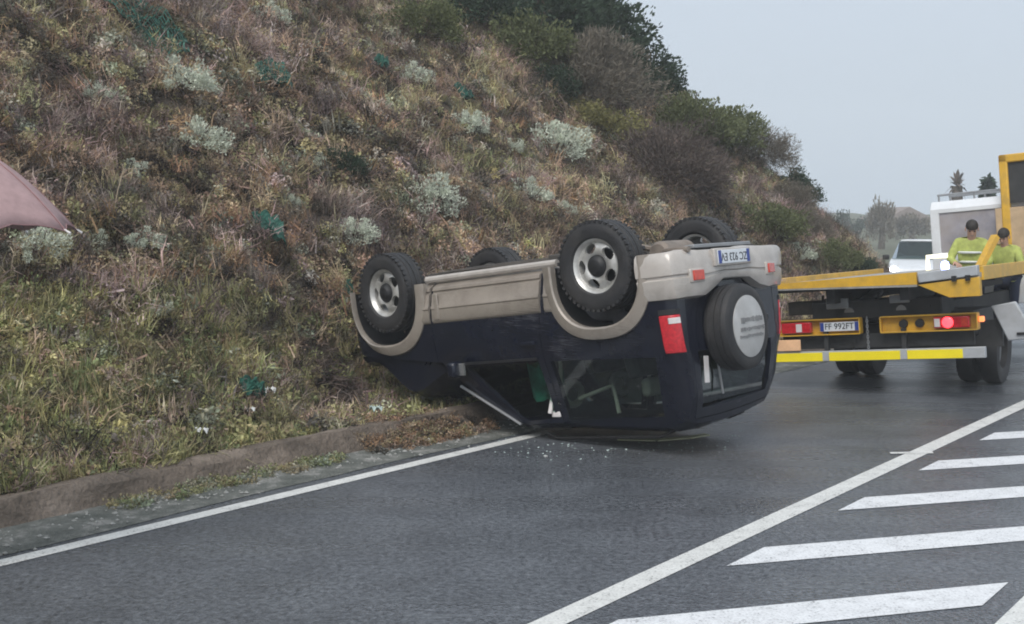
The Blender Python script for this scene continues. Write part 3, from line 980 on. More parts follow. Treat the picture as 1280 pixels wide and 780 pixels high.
# dry stalks standing out of the scrub
def stalk(px0, py0, px1, py1, label):
    p = on_hill(px0, py0)
    L = abs(py0 - py1) / FPX * p.y
    dx = (px1 - px0) / FPX * p.y
    t = MB()
    t.tube([(0, 0, -0.05), (dx * 0.4, 0.01, L * 0.5), (dx, 0.0, L)], [0.008, 0.006, 0.003], 5)
    for k in range(5):
        a = 0.6 + 0.09 * k
        t.tube([(dx * a, 0, L * a), (dx * a + RNG.normal(0, .03), RNG.normal(0, .03), L * a + 0.05)], [0.003, 0.006], 4)
    o = t.build('dry_stalk', M['straw'], loc=(p.x, p.y, p.z))
    tag(o, label, 'dry stalk', 'dry stalks on the bank')
stalk(386, 92, 397, 40, 'tall straw coloured stalk in the upper middle of the bank')
stalk(142, 268, 156, 212, 'thin dry stalk on the left bank under the small silver shrub')
stalk(77, 262, 88, 224, 'thin dry stalk rising right of the pink umbrella')
stalk(12, 352, 20, 310, 'short dry stalk below the pink umbrella')
stalk(548, 82, 551, 55, 'short dry stalk right of the round silver shrub')

# green erosion netting showing through the scrub
def net_patch(px, py, w_, h_, label, ang=0.0):
    p = on_hill(px, py)
    W2, H2 = w_ / FPX * p.y / 2, h_ / FPX * p.y / 2 * 1.25
    mb = MB()
    nx, ny = 18, 18
    ca, sa = math.cos(ang), math.sin(ang)
    def pt(s, t):
        wob = 0.9 + 0.10 * math.sin(3 * math.atan2(t, s) + px) + 0.05 * math.sin(7 * math.atan2(t, s))
        a, b = s * W2 * wob, t * H2 * wob
        a, b = a * ca - b * sa, a * sa + b * ca
        q = Vector((p.x, p.y, 0)) + UD * a + QD * b * 0.75
        return Vector((q.x, q.y, tz(q.x, q.y) + 0.20 + 0.03 * math.sin(7 * s + 3 * t) + 0.03 * math.sin(11 * t)))
    G = [[pt(-1 + 2 * i / nx, -1 + 2 * j / ny) for j in range(ny + 1)] for i in range(nx + 1)]
    for i in range(nx + 1):
        for j in range(ny + 1):
            r2 = (-1 + 2 * i / nx) ** 2 + (-1 + 2 * j / ny) ** 2
            if r2 > 1.05: continue
            if i < nx: mb.beam(G[i][j], G[i + 1][j], 0.019, 0.004)
            if j < ny: mb.beam(G[i][j], G[i][j + 1], 0.019, 0.004)
    tag(mb.build('netting_patch', M['net'], smooth=0), label, 'netting', 'patches of green netting')
net_patch(190, 55, 72, 110, 'largest patch of green netting, faded, at the upper left', 0.3)
net_patch(343, 108, 52, 40, 'bright green netting patch left of the tall straw stalk', -0.4)
net_patch(338, 308, 44, 38, 'bright green netting patch left of the front wheel', -0.3)
net_patch(478, 92, 20, 18, 'tiny green netting patch touching the round silver shrub')
net_patch(580, 130, 30, 22, 'faint green netting patch in the upper middle of the bank')
net_patch(316, 512, 38, 24, 'green netting patch low by the kerb beside the brushwood')
net_patch(438, 388, 9, 12, 'scrap of green netting at the front wheel arch')

# heap of brown brushwood left of the car
p = on_hill(420, 503)
mb = MB()
for i in range(480):
    a = RNG.uniform(0, 6.28); r = abs(RNG.normal(0, 0.42))
    b = Vector((p.x + r * math.cos(a), p.y + 0.8 * r * math.sin(a), 0)); b.z = tz(b.x, b.y) + RNG.uniform(0.02, 0.22) * max(0.1, 1 - r)
    d = Vector(RNG.normal(0, 1, 3)); d.z *= 0.35; d.normalize()
    L = RNG.uniform(0.12, 0.4)
    mb.tube([b - d * L / 2, b + Vector(RNG.normal(0, .02, 3)), b + d * L / 2], [0.006, 0.005, 0.002], 3, False)
M['brush'] = mat('dead_brushwood', (0.085, 0.062, 0.052), 0.9, var=0.5, scale=10)
tag(mb.build('brushwood_heap', M['brush']), 'dark heap of dead brushwood at the kerb left of the car', 'brushwood', kind='stuff')

# litter by the kerb
def litter(px, py, s, label, m, hill=True):
    p = on_hill(px, py) if hill else at(px, py, 0.01)
    mb = MB()
    n = 5
    rows = [[Vector(((i / n - .5) * s, (j / n - .5) * s * .7, 0.03 + s * .25 * math.sin(2.3 * i + j) * math.cos(1.7 * j))) for j in range(n + 1)] for i in range(n + 1)]
    top = [[q + Vector((0, 0, 0.004)) for q in r] for r in rows]
    mb.strip(rows); mb.strip(top)
    o = mb.build('litter_scrap', m, loc=(p.x, p.y, p.z + (0.12 if hill else 0)))
    tag(o, label, 'litter', 'scraps of litter by the kerb')
M['paper'] = mat('crumpled_paper', (0.72, 0.72, 0.70), 0.8, var=0.1)
M['plastic'] = mat('pale_green_plastic', (0.5, 0.6, 0.56), 0.4, var=0.1)
litter(312, 534, 0.10, 'crumpled white scrap in the yellow weeds above the kerb', M['paper'])
litter(336, 508, 0.13, 'grey white scrap beside the green netting near the kerb', M['paper'])
litter(470, 531, 0.12, 'pale green plastic scrap lying on the kerb near the car', M['plastic'])
litter(252, 562, 0.11, 'grey white scrap on the left just above the kerb', M['paper'])
litter(533, 554, 0.07, 'white scrap in the gutter near the end of the edge line', M['paper'], False)
litter(682, 575, 0.03, 'small white chip on the road below the car', M['paper'], False)

# ================================================================== THE OVERTURNED CAR
def car_matrix():
    yaw, pit, rol = 2.44156538, 0.12538703, -0.02043916
    R = Matrix.Rotation(yaw, 4, 'Z') @ Matrix.Rotation(pit, 4, 'Y') @ Matrix.Rotation(math.pi + rol, 4, 'X')
    return Matrix.Translation((-0.7070658, 12.35908185, 1.6772644)) @ R
CARB = Vector((0.3, 11.2, 0.0))
CX = Matrix.Translation(-CARB) @ car_matrix()
car = thing('overturned_car', 'two door off road car lying on its roof, navy above pale champagne cladding', 'car', CARB)
WB = 2.545

def build_car():
    def P(): return MB(CX)
    # ---- body shell: sections along x
    def section(x):
        nose = np.interp(x, [-3.28, -3.2, -3.0, 0.3, 0.50, 0.60, 0.66], [0.94, 0.985, 1.0, 1.0, 0.93, 0.84, 0.74])
        zu = np.interp(x, [-3.28, -2.9, -2.0, 0.3, 0.66], [0.50, 0.42, 0.34, 0.36, 0.50])
        zb = np.interp(x, [-3.28, -0.6, 0.5, 0.76], [1.14, 1.10, 0.98, 0.86])
        zt = np.interp(x, [-3.28, -3.24, -3.16, -3.0, -2.2, -1.5, -1.38, -1.2, -0.5, 0.4, 0.66, 0.76], [1.30, 1.55, 1.76, 1.82, 1.845, 1.82, 1.79, 1.66, 1.13, 1.03, 0.98, 0.90])
        up = max(0.0, (zt - zb - 0.06))
        k = min(1, up / 0.6)
        yr = 0.80 - 0.15 * k                     # half width at the roof edge
        pts = [(0, zu), (0.70 * nose, zu), (0.84 * nose, zu + 0.05), (0.875 * nose, 0.52), (0.905 * nose, 0.66), (0.90 * nose, 0.88), (0.872 * nose, zb)]
        for s in (0.33, 0.66):
            pts.append(((0.865 + (yr + 0.03 - 0.865) * s) * nose, zb + (zt - 0.07 - zb) * s))
        pts += [((yr + 0.02) * nose, zt - 0.065), ((yr - 0.06) * nose, zt - 0.02), (0.3 * nose, zt), (0, zt + 0.004)]
        full = pts + [(-y, z) for (y, z) in pts[-2:0:-1]]
        return [Vector((x, y, z)) for y, z in full]
    xs = [0.66, 0.64, 0.6, 0.54, 0.45, 0.2, 0, -0.25, -0.45, -0.5, -0.65, -0.85, -1.05, -1.25, -1.38, -1.5, -1.7, -2.0, -2.3, -2.6, -2.85, -3.0, -3.1, -3.16, -3.2, -3.24, -3.28]
    mb = MB(); mb.strip([section(x) for x in xs], closed_v=True, cap=True)
    shell = mb.mesh('shell')
    # hollow cabin
    mb = MB()
    def inner(x):
        s = section(x)
        out = []
        for p in s:
            y = p.y * 0.93; z = p.z
            z = max(z, 0.55) if z < 0.9 else z
            zt_ = max(q.z for q in s)
            z = min(z, zt_ - 0.045)
            out.append(Vector((x, y, z)))
        return out
    mb.strip([inner(x) for x in (-0.72, -0.85, -1.05, -1.25, -1.38, -1.5, -1.7, -2.0, -2.3, -2.6, -2.85, -3.0, -3.1, -3.18)], closed_v=True, cap=True)
    shell = boolean(shell, mb.mesh('inner'))
    # wheel arches
    def arch_pts(cx, a, b, zc, n=18, leg=0.34):
        pts = []
        for i in range(n + 1):
            t = math.pi * i / n
            c, s = math.cos(t), math.sin(t)
            pts.append((cx + a * math.copysign(abs(c) ** 0.8, c), zc + b * abs(s) ** 0.8))
        return [(cx + a, leg)] + pts + [(cx - a, leg)]
    for cx in (0.0, -WB):
        for s in (-1, 1):
            mb = MB(); mb.prism(arch_pts(cx, 0.45, 0.50, 0.40, leg=0.1), 'y', s * 0.52, s * 1.2)
            shell = boolean(shell, mb.mesh('arch'))
    # windows: windscreen, side glasses, rear glass
    door_win = [(-0.93, 1.16), (-1.80, 1.16), (-1.80, 1.72), (-1.50, 1.72), (-1.39, 1.66)]
    quarter = [(-1.93, 1.16), (-3.02, 1.18), (-2.94, 1.66), (-1.93, 1.72)]
    for poly in (door_win, quarter):
        mb = MB(); mb.prism(poly, 'y', -1.2, 1.2)
        shell = boolean(shell, mb.mesh('win'))
    mb = MB(); mb.prism([(-0.62, 1.17), (-0.62, 1.17)][:1] + [(0.62, 1.17), (0.55, 1.60), (-0.55, 1.60)][0:0] + [(0.62, 1.17), (0.54, 1.62), (-0.54, 1.62)], 'x', -3.6, -2.95)
    rear_poly = [(-0.62, 1.17), (0.62, 1.17), (0.54, 1.62), (-0.54, 1.62)]
    shell = boolean(shell, mb.mesh('rearwin'))
    # windscreen opening: slab parallel to the screen
    wd = Vector((-0.86, 0, 0.62)).normalized()
    mb = MB()
    c0, c1 = Vector((-0.62, 0, 1.22)), Vector((-1.27, 0, 1.72))
    nn = Vector((0.62, 0, 0.86)).normalized()
    vs = []
    for off in (-0.25, 0.25):
        for (cc, hw) in ((c0, 0.70), (c1, 0.60)):
            for sy in (-1, 1):
                q = cc + nn * off; vs.append((q.x, sy * hw, q.z))
    mb.add(vs, [(0, 1, 3, 2), (4, 6, 7, 5), (0, 4, 5, 1), (2, 3, 7, 6), (0, 2, 6, 4), (1, 5, 7, 3)])
    shell = boolean(shell, mb.mesh('screen'))
    # doors and tailgate cut out as panels with real gaps
    dpoly = [(-0.60, 0.34), (-0.60, 1.09), (-0.88, 1.135), (-1.345, 1.70), (-1.50, 1.755), (-1.855, 1.76), (-1.87, 0.95), (-1.96, 0.34)]
    def grow(poly, e):
        cx = sum(p[0] for p in poly) / len(poly); cz = sum(p[1] for p in poly) / len(poly)
        return [(p[0] + math.copysign(e, p[0] - cx), p[1] + math.copysign(e, p[1] - cz)) for p in poly]
    parts = []
    for s in (-1, 1):
        a = MB(); a.prism(dpoly, 'y', s * 0.56, s * 1.2)
        d_me = boolean(shell.copy(), a.mesh('d'), 'INTERSECT')
        b = MB(); b.prism(grow(dpoly, 0.008), 'y', s * 0.55, s * 1.2)
        shell = boolean(shell, b.mesh('d'))
        parts.append(('door', d_me))
    tpoly = [(-0.72, 0.62), (0.72, 0.62), (0.73, 1.1), (0.60, 1.70), (-0.60, 1.70), (-0.73, 1.1)]
    a = MB(); a.prism(tpoly, 'x', -3.5, -3.12)
    t_me = boolean(shell.copy(), a.mesh('t'), 'INTERSECT')
    b = MB(); b.prism(grow(tpoly, 0.008), 'x', -3.5, -3.11)
    shell = boolean(shell, b.mesh('t'))
    parts.append(('tailgate', t_me))
    def place(name, me, m, parent=car, bevel=0.0):
        me.transform(CX); me.materials.clear(); me.materials.append(m)
        return link(name, me, parent, 32, bevel)
    def dent(me):
        for v in me.vertices:
            x, y, z = v.co
            if z > 1.12:
                k = min(1, (z - 1.12) / 0.5)
                v.co.y += 0.035 * k * math.sin(2.1 * x + 0.6) + 0.012 * k * math.sin(9 * x + 4 * z)
                v.co.z += 0.03 * k * math.sin(3.3 * x + 2.0 * y) - 0.025 * k * math.exp(-((x + 1.5) / 0.35) ** 2)
            elif z > 0.74:
                v.co.y += 0.006 * math.sin(5.3 * x + 7 * z) * math.copysign(1, y)
    dent(shell)
    for _, me_ in parts: dent(me_)
    body = place('body', shell, M['navy'])
    body_parts = {}
    for nm, me in parts:
        body_parts.setdefault(nm, []).append(place(nm, me, M['navy']))
    # ---- wheel wells (inner liners), floor and chassis
    for cx in (0.0, -WB):
        for s in (-1, 1):
            pts = arch_pts(cx, 0.444, 0.494, 0.40, 26, leg=0.36)
            mb = P(); mb.strip([[Vector((x, s * 0.515, z)) for x, z in pts], [Vector((x, s * 0.87, z)) for x, z in pts]])
            mb.add([(x, s * 0.53, z) for x, z in pts], [tuple(range(len(pts)))])
            mb.build('wheel_well', M['black'], car)
    # ---- cladding
    def side_y(z):
        return float(np.interp(z, [0.34, 0.39, 0.52, 0.66, 0.88, 1.10], [0.72, 0.845, 0.876, 0.906, 0.902, 0.874]))
    prof = [(0.315, -0.05), (0.325, 0.012), (0.40, 0.022), (0.425, 0.024), (0.432, 0.008), (0.447, 0.008), (0.454, 0.026), (0.56, 0.026), (0.575, 0.034), (0.592, 0.034), (0.602, 0.024), (0.70, 0.018), (0.725, 0.006), (0.735, -0.01)]
    def clad(name, xa, xb, s, parent=car):
        mb = P()
        rows = []
        for x in np.linspace(xa, xb, 5):
            rows.append([Vector((x, s * (side_y(z) + o), z)) for z, o in prof])
        mb.strip(rows, cap=True)
        mb.build(name, M['beige'], parent)
    doors = body_parts['door']
    for s in (-1, 1):
        dd = doors[0] if s < 0 else doors[1]
        clad('cladding', -0.625, -1.925, s, dd)
        clad('cladding', -0.46, -0.588, s)
        clad('cladding', -1.975, -2.10, s)
        # raised panel edge of the door cladding
        mb = P()
        mb.box((-0.70, s * (side_y(0.6) + 0.030), 0.575), (0.05, 0.02, 0.24))
        mb.build('cladding_rib', M['beige'], dd, bevel=0.006)
        # sill tube beneath the doors
        mb = P(); mb.tube([(-0.50, s * 0.80, 0.315), (-2.08, s * 0.80, 0.315)], 0.035, 10)
        mb.build('sill', M['beige_pale'], car)
        # handle and belt trim
        mb = P(); mb.box((-1.74, s * 0.905, 0.985), (0.16, 0.03, 0.035)); mb.build('handle', M['navy'], dd, bevel=0.008)
        mb = P(); mb.box((-1.37, s * 0.878, 1.128), (0.86, 0.018, 0.022)); mb.build('belt_trim', M['black'], dd)
    # ---- arch flares
    for cx in (0.0, -WB):
        for s in (-1, 1):
            sec = [(-0.004, 0.874), (-0.004, 0.932), (0.012, 0.942), (0.055, 0.934), (0.098, 0.914), (0.102, 0.88)]
            base = arch_pts(cx, 0.45, 0.50, 0.40, 26, 0.34)
            rows = []
            for (o, y) in sec:
                pts = arch_pts(cx, 0.45 + o, 0.50 + o, 0.40, 26, 0.345)
                row = []
                for (x, z), (bx, bz) in zip(pts, base):
                    kf = 1.0 if cx < -1 or x < cx else 1.0 - 0.72 * min(1, (x - cx) / 0.4)
                    row.append(Vector((bx + (x - bx) * kf, s * (y if kf > 0.5 else y - 0.01), bz + (z - bz) * kf)))
                rows.append(row)
            mb = P(); mb.strip(rows)
            mb.build('arch_flare', M['beige'], car)
    # ---- bumpers (swept round the corner)
    def bumper(name, sgn, x_end, x_face, x_corner, dip):
        plan = []
        ys = [-0.925, -0.925, -0.92, -0.90, -0.84, -0.74, -0.55, -0.35, -0.2, 0, 0.2, 0.35, 0.55, 0.74, 0.84, 0.90, 0.92, 0.925, 0.925]
        xsn = [0, .5, .8, .93, 1.03, 1.10, 1.14, 1.155, 1.16, 1.16, 1.16, 1.155, 1.14, 1.10, 1.03, .93, .8, .5, 0]
        rows = []
        pr = [(-0.10, 0.345), (-0.02, 0.350), (0.0, 0.375), (0.012, 0.45), (0.012, 0.535), (-0.004, 0.545), (-0.002, 0.56), (0.012, 0.57), (0.008, 0.66), (-0.01, 0.715), (-0.09, 0.735)]
        for o, z in pr:
            row = []
            for y, t in zip(ys, xsn):
                x = x_end + (x_corner - x_end) * t
                zz = z
                if z > 0.56: zz = z - dip * math.exp(-(abs(y) / 0.34) ** 4) * (z - 0.54) / 0.19
                k = 1 + o / 0.92
                dn = 0.012 * math.sin(6.1 * y + 9 * z) + 0.010 * math.sin(13 * y + 2)
                row.append(Vector((x + sgn * (o * min(1, t * 0.9) + dn), (y * k if t < 1.1 else y) + 0.4 * dn, zz + 0.6 * dn)))
            rows.append(row)
        mb = P(); mb.strip(rows)
        return mb.build(name, M['beige_pale'], car)
    rb = bumper('rear_bumper', -1, -2.97, -3.3, -3.32, 0.13)
    # bumper lamps, plate
    for s in (-1, 1):
        yl_ = s * 0.66 if s < 0 else 0.54
        mb = P(); mb.box((-3.372 if s > 0 else -3.362, yl_, 0.555), (0.05, 0.19, 0.115), (0, 0, -s * 0.12)); mb.build('lamp_bezel', M['beige_pale'], rb, bevel=0.012)
        mb = P(); mb.box((-3.396 if s > 0 else -3.386, yl_, 0.555), (0.03, 0.135, 0.082), (0, 0, -s * 0.12)); mb.build('bumper_lamp', M['orangelens'], rb, bevel=0.006)
    mb = P(); mb.box((-3.392, -0.12, 0.425), (0.05, 0.60, 0.15)); mb.build('plate_holder', M['beige_pale'], rb, bevel=0.012)
    pl = P(); pl.box((-3.42, -0.12, 0.425), (0.008, 0.52, 0.112)); plate = pl.build('number_plate', M['plate'], rb, bevel=0.003)
    for y in (-0.355, 0.115):
        mb = P(); mb.box((-3.4225, y, 0.425), (0.008, 0.045, 0.108)); mb.build('plate_band', M['plateblue'], rb)
    tm = text_mesh('ZC 923 EV', 0.095)
    tm.transform(CX @ Matrix.Translation((-3.4245, -0.12, 0.425)) @ Matrix(((0, 0, -1, 0), (-1, 0, 0, 0), (0, 1, 0, 0), (0, 0, 0, 1))))
    tm.materials.append(M['ink']); link('plate_lettering', tm, rb, 0)
    # ---- tail lamps on the rear pillars
    for s in (-1, 1):
        L = [(-3.02, 0.0), (-3.24, 0.0)]
        mb = P()
        def lamp(z0, z1, grow_=0.0, xa=-3.135):
            rows = []
            for z in np.linspace(z0, z1, 7):
                yo = float(np.interp(z, [0.88, 1.10, 1.70], [0.90, 0.872, 0.68])) + 0.022 + grow_
                rows.append([Vector((xa, s * (yo - 0.12), z)), Vector((xa, s * yo, z)), Vector((-3.225, s * (yo - 0.012), z)), Vector((-3.275, s * (yo - 0.045), z)), Vector((-3.29, s * (yo - 0.085), z)), Vector((-3.2, s * (yo - 0.13), z))])
            mb.strip(rows, closed_v=True, cap=True)
        lamp(0.85, 1.16)
        tl = mb.build('tail_lamp', M['redlens'], car, bevel=0.008)
        mb = P(); lamp(0.872, 0.92, 0.006, -3.225); mb.build('reversing_lens', M['clearlens'], tl, bevel=0.004)
        mb = P(); lamp(0.805, 0.845, 0.0); mb.build('lamp_housing', M['black'], tl)
    # ---- spare wheel on the tailgate with a pale cover disc
    tg = body_parts['tailgate'][0]
    sy, sz = -0.15, 1.02
    def tyre_prof(R, wd_, rim):
        h = wd_ / 2
        return [(rim, -h * 0.72), (rim + 0.02, -h * 0.93), ((R + rim) / 2, -h * 1.02), (R - 0.035, -h * 0.95), (R - 0.012, -h * 0.82), (R - 0.002, -h * 0.55), (R - 0.010, -h * 0.50), (R - 0.010, -h * 0.42), (R, -h * 0.38), (R, -h * 0.06), (R - 0.010, -h * 0.05), (R - 0.010, h * 0.05), (R, h * 0.06),
                (R, h * 0.38), (R - 0.010, h * 0.42), (R - 0.010, h * 0.50), (R - 0.002, h * 0.55), (R - 0.012, h * 0.82), (R - 0.035, h * 0.95), ((R + rim) / 2, h * 1.02), (rim + 0.02, h * 0.93), (rim, h * 0.72)]
    mb = P(); mb.lathe(tyre_prof(0.365, 0.24, 0.215), (-3.39, sy, sz), 'x', 48, True)
    sp = mb.build('spare_wheel', M['rubber'], tg)
    mb = P(); mb.lathe([(0.21, -3.37), (0.262, -3.49), (0.258, -3.512), (0.22, -3.522), (0.0, -3.528)], (0, sy, sz), 'x', 48)
    cv = mb.build('cover_disc', M['cover'], sp)
    # worn, unreadable print on the cover: two rows of letter-like dashes
    for row, (zz, hh) in enumerate(((1.10, 0.028), (1.04, 0.034), (0.965, 0.05))):
        mb = P(); y = -0.19 + row * 0.02
        while y < 0.20:
            wl = random.uniform(0.012, 0.03)
            mb.box((-3.527, sy + y + wl / 2, zz + random.uniform(-.003, .003)), (0.006, wl, hh * random.uniform(.6, 1)))
            y += wl + random.uniform(0.005, 0.012)
        tag(mb.build('cover_print', M['inkgrey'], sp), kind='stuff')
    mb = P(); mb.box((-3.31, sy, sz), (0.14, 0.22, 0.22)); mb.build('spare_bracket', M['black'], tg)
    mb = P(); mb.box((-3.285, 0.52, 0.98), (0.03, 0.14, 0.05)); mb.build('handle', M['black'], tg, bevel=0.006)
    # ---- glass
    rp = [(-0.60, 1.185), (0.60, 1.185), (0.525, 1.61), (-0.525, 1.61)]
    mb = P()
    def rx(z): return float(np.interp(z, [1.14, 1.3, 1.55, 1.76], [-3.285, -3.275, -3.235, -3.16])) + 0.02
    mb.strip([[Vector((rx(1.175), -0.61, 1.175)), Vector((rx(1.175), 0.61, 1.175))], [Vector((rx(1.40), -0.575, 1.40)), Vector((rx(1.40), 0.575, 1.40))], [Vector((rx(1.615), -0.535, 1.615)), Vector((rx(1.615), 0.535, 1.615))]])
    mb.build('rear_window', M['smoke'], tg)
    mb = P(); mb.tube([(-3.30, -0.28, 1.20), (-3.30, -0.33, 1.30)], 0.012, 6); mb.tube([(-3.305, -0.40, 1.20), (-3.285, -0.33, 1.32), (-3.26, -0.26, 1.56)], 0.010, 6)
    mb.build('wiper', M['steelgrey'], tg)
    mb = P(); mb.box((-3.272, -0.50, 1.33), (0.004, 0.07, 0.22), (0.1, 0, 0)); mb.build('sticker', M['clearlens'], tg)
    mb = P(); mb.box((-3.30, -0.30, 1.185), (0.03, 0.12, 0.035)); mb.build('wiper_cap', M['chrome'], tg, bevel=0.008)
    def gy(z): return float(np.interp(z, [1.10, 1.76], [0.866, 0.682]))
    for s in (-1, 1):
        for poly, par, nm in ((door_win, doors[0] if s < 0 else doors[1], 'window'), (quarter, car, 'quarter_window')):
            mb = P()
            if s < 0 and nm == 'window':
                n_ = len(poly); cxx, czz = sum(p[0] for p in poly) / n_, sum(p[1] for p in poly) / n_
                for k in range(n_):
                    a, b = poly[k], poly[(k + 1) % n_]
                    for q in range(6):
                        t0, t1 = q / 6, (q + 1) / 6
                        p0 = (a[0] + (b[0] - a[0]) * t0, a[1] + (b[1] - a[1]) * t0); p1 = (a[0] + (b[0] - a[0]) * t1, a[1] + (b[1] - a[1]) * t1)
                        tm_ = random.uniform(t0, t1); dp = random.uniform(0.03, 0.22)
                        p2 = (a[0] + (b[0] - a[0]) * tm_, a[1] + (b[1] - a[1]) * tm_); p2 = (p2[0] + (cxx - p2[0]) * dp, p2[1] + (czz - p2[1]) * dp)
                        mb.add([(x, s * (gy(z) - 0.02), z) for x, z in (p0, p1, p2)], [(0, 1, 2)])
                mb.build('window_shards', M['shards'], par)
                continue
            mb.add([(x, s * (gy(z) - 0.02), z) for x, z in poly], [tuple(range(len(poly)))])
            mb.build(nm, M['clearglass'] if s < 0 else M['darkpane'], par)
        # bright trim along the A pillar
        mb = P(); mb.beam((-0.80, s * 0.815, 1.335), (-1.385, s * 0.695, 1.725), 0.030, 0.020); mb.build('pillar_trim', M['steelgrey'], car, bevel=0.004)
        # mirror
        mb = P(); mb.box((-0.92, s * 0.99, 1.17), (0.10, 0.18, 0.15), (0, 0, s * 0.2)); mr_ = mb.build('mirror', M['navy'], doors[0] if s < 0 else doors[1], bevel=0.03)
        mb = P(); mb.box((-1.0, s * 0.985, 1.17), (0.06, 0.022, 0.11)); mb.build('mirror_glass', M['chrome'], mr_)
    mb = P(); mb.add([(-0.60, -0.69, 1.20), (-0.60, 0.69, 1.20), (-1.27, 0.59, 1.70), (-1.27, -0.59, 1.70)], [(0, 1, 2, 3)])
    mb.build('windscreen', M['darkpane'], car)
    mb = P()  # bonnet bulged downward as a dark mass, standing in for shade under the nose
    rows, low = [], []
    for i in range(13):
        x = -0.66 + 1.12 * i / 12
        row = []
        for j in range(15):
            y = -0.80 + 1.60 * j / 14
            z = 1.05 + 0.44 * math.exp(-((x + 0.26) / 0.42) ** 2) * (1 - 0.25 * (y / 0.8) ** 2) + 0.03 * math.sin(9 * x + 5 * y) + 0.02 * math.sin(17 * y)
            row.append(Vector((x, y, z)))
        rows.append(row)
    mb.strip(rows)
    for edge, y in ((0, -0.80), (14, 0.80)):
        mb.strip([[r[edge] for r in rows], [Vector((r[edge].x, r[edge].y * 1.06, 0.99)) for r in rows]])
    mb.strip([rows[0], [Vector((p.x, p.y, 1.0)) for p in rows[0]]]); mb.strip([rows[-1], [Vector((p.x, p.y, 0.95)) for p in rows[-1]]])
    mb.build('bonnet_shade_mass', M['navy'], car)
    # front: grille and headlamps
    mb = P()
    for z in (0.78, 0.83, 0.88): mb.box((0.665, 0, z), (0.03, 0.72, 0.02))
    mb.build('grille', M['chrome'], car)
    for s in (-1, 1):
        mb = P(); mb.box((0.60, s * 0.52, 0.83), (0.14, 0.26, 0.14), (0, 0, -s * 0.35)); mb.build('headlight', M['clearlens'], car, bevel=0.02)
    # ---- cabin
    mb = P(); mb.box((-0.78, 0, 0.98), (0.28, 1.42, 0.26)); mb.build('dashboard', M['interior'], car, bevel=0.04)
    mb = P(); mb.lathe([(0.19, -0.014), (0.205, 0), (0.19, 0.014), (0.176, 0)], (-1.02, 0.38, 1.02), 'x', 24, True); mb.build('steering_wheel', M['black'], car)
    def seat(x, y, wd_, label=None):
        mb = P(); mb.box((x, y, 0.78), (0.50, wd_, 0.16)); mb.box((x - 0.27, y, 1.08), (0.14, wd_, 0.58), (0, -0.2, 0))
        st = mb.build('seat', M['seat'], car, bevel=0.04)
        return st
    for y in (-0.37, 0.37):
        st = seat(-1.38, y, 0.50)
        mb = P()
        # open headrest ring on two posts
        ring = [(-1.76, y + 0.13 * math.cos(a), 1.50 + 0.10 * math.sin(a)) for a in np.linspace(0, 2 * math.pi, 17)]
        mb.tube(ring, 0.035, 8, False)
        mb.build('headrest', M['headrest'], st)
    st = seat(-2.30, 0, 1.25)
    for y in (-0.40, 0.40):
        mb = P(); mb.box((-2.66, y, 1.46), (0.09, 0.26, 0.16)); mb.build('headrest', M['headrest'], st, bevel=0.035)
    for s in (-1, 1):
        mb = P(); mb.tube([(-1.87, s * 0.70, 1.55), (-1.93, s * 0.72, 1.2), (-1.90, s * 0.74, 0.8)], 0.018, 5); mb.tube([(-2.02, s * 0.62, 1.52), (-2.35, s * 0.55, 1.42), (-2.42, s * 0.6, 1.66)], 0.02, 6)
        mb.build('seat_belt', M['headrest'], car)
    # green cloth hanging in the cabin behind the front seats
    mb = P()
    rows = [[Vector((-1.36 - 0.42 * i / 8, -0.50 + 0.05 * j / 6 - 0.025 * math.sin(i * 1.9), 1.17 + (0.34 + 0.012 * i) * j / 6 + 0.03 * math.sin(i * 1.3))) for j in range(7)] for i in range(9)]
    mb.strip(rows); mb.build('green_cloth', M['cloth'], car)
    mb = P(); mb.box((-1.77, -0.69, 1.52), (0.04, 0.03, 0.24), (0.3, 0.12, 0)); mb.box((-1.80, -0.68, 1.64), (0.10, 0.04, 0.06)); mb.build('belt_anchor', M['clearlens'], car, bevel=0.01)
    # ---- running gear (now on top)
    mb = P()
    for s in (-1, 1): mb.tube([(0.5, s * 0.42, 0.36), (-0.6, s * 0.42, 0.31), (-2.0, s * 0.44, 0.31), (-2.6, s * 0.46, 0.44), (-3.2, s * 0.46, 0.40)], 0.055, 6)
    mb.box((-3.16, 0, 0.37), (0.10, 1.25, 0.10)); mb.box((-1.4, 0, 0.34), (0.12, 1.1, 0.08)); mb.box((0.3, 0, 0.36), (0.14, 1.0, 0.08))
    mb.build('chassis_frame', M['under'], car, bevel=0.01)
    mb = P(); mb.tube([(0, -0.75, 0.37), (0, 0.75, 0.37)], 0.04, 10); mb.lathe([(0.0, -0.13), (0.10, -0.1), (0.13, 0), (0.10, 0.1), (0.0, 0.13)], (0, 0.15, 0.36), 'y', 16); mb.build('front_axle', M['under'], car)
    mb = P(); mb.tube([(-WB, -0.75, 0.37), (-WB, 0.75, 0.37)], 0.05, 10); mb.lathe([(0.0, -0.15), (0.12, -0.1), (0.15, 0), (0.12, 0.1), (0.0, 0.15)], (-WB, 0.1, 0.36), 'y', 16); mb.build('rear_axle', M['under'], car)
    mb = P(); mb.tube([(-0.2, 0.15, 0.37), (-2.4, 0.1, 0.36)], 0.035, 8); mb.build('drive_shaft', M['under'], car)
    mb = P(); mb.box((-1.75, 0.30, 0.34), (0.75, 0.42, 0.20)); mb.build('fuel_tank', M['under'], car, bevel=0.05)
    mb = P(); mb.lathe([(0.0, -0.24), (0.08, -0.235), (0.105, -0.20), (0.105, 0.20), (0.08, 0.235), (0.0, 0.24)], (-3.02, -0.42, 0.345), 'y', 20); mf = mb.build('muffler', M['muffler'], car)
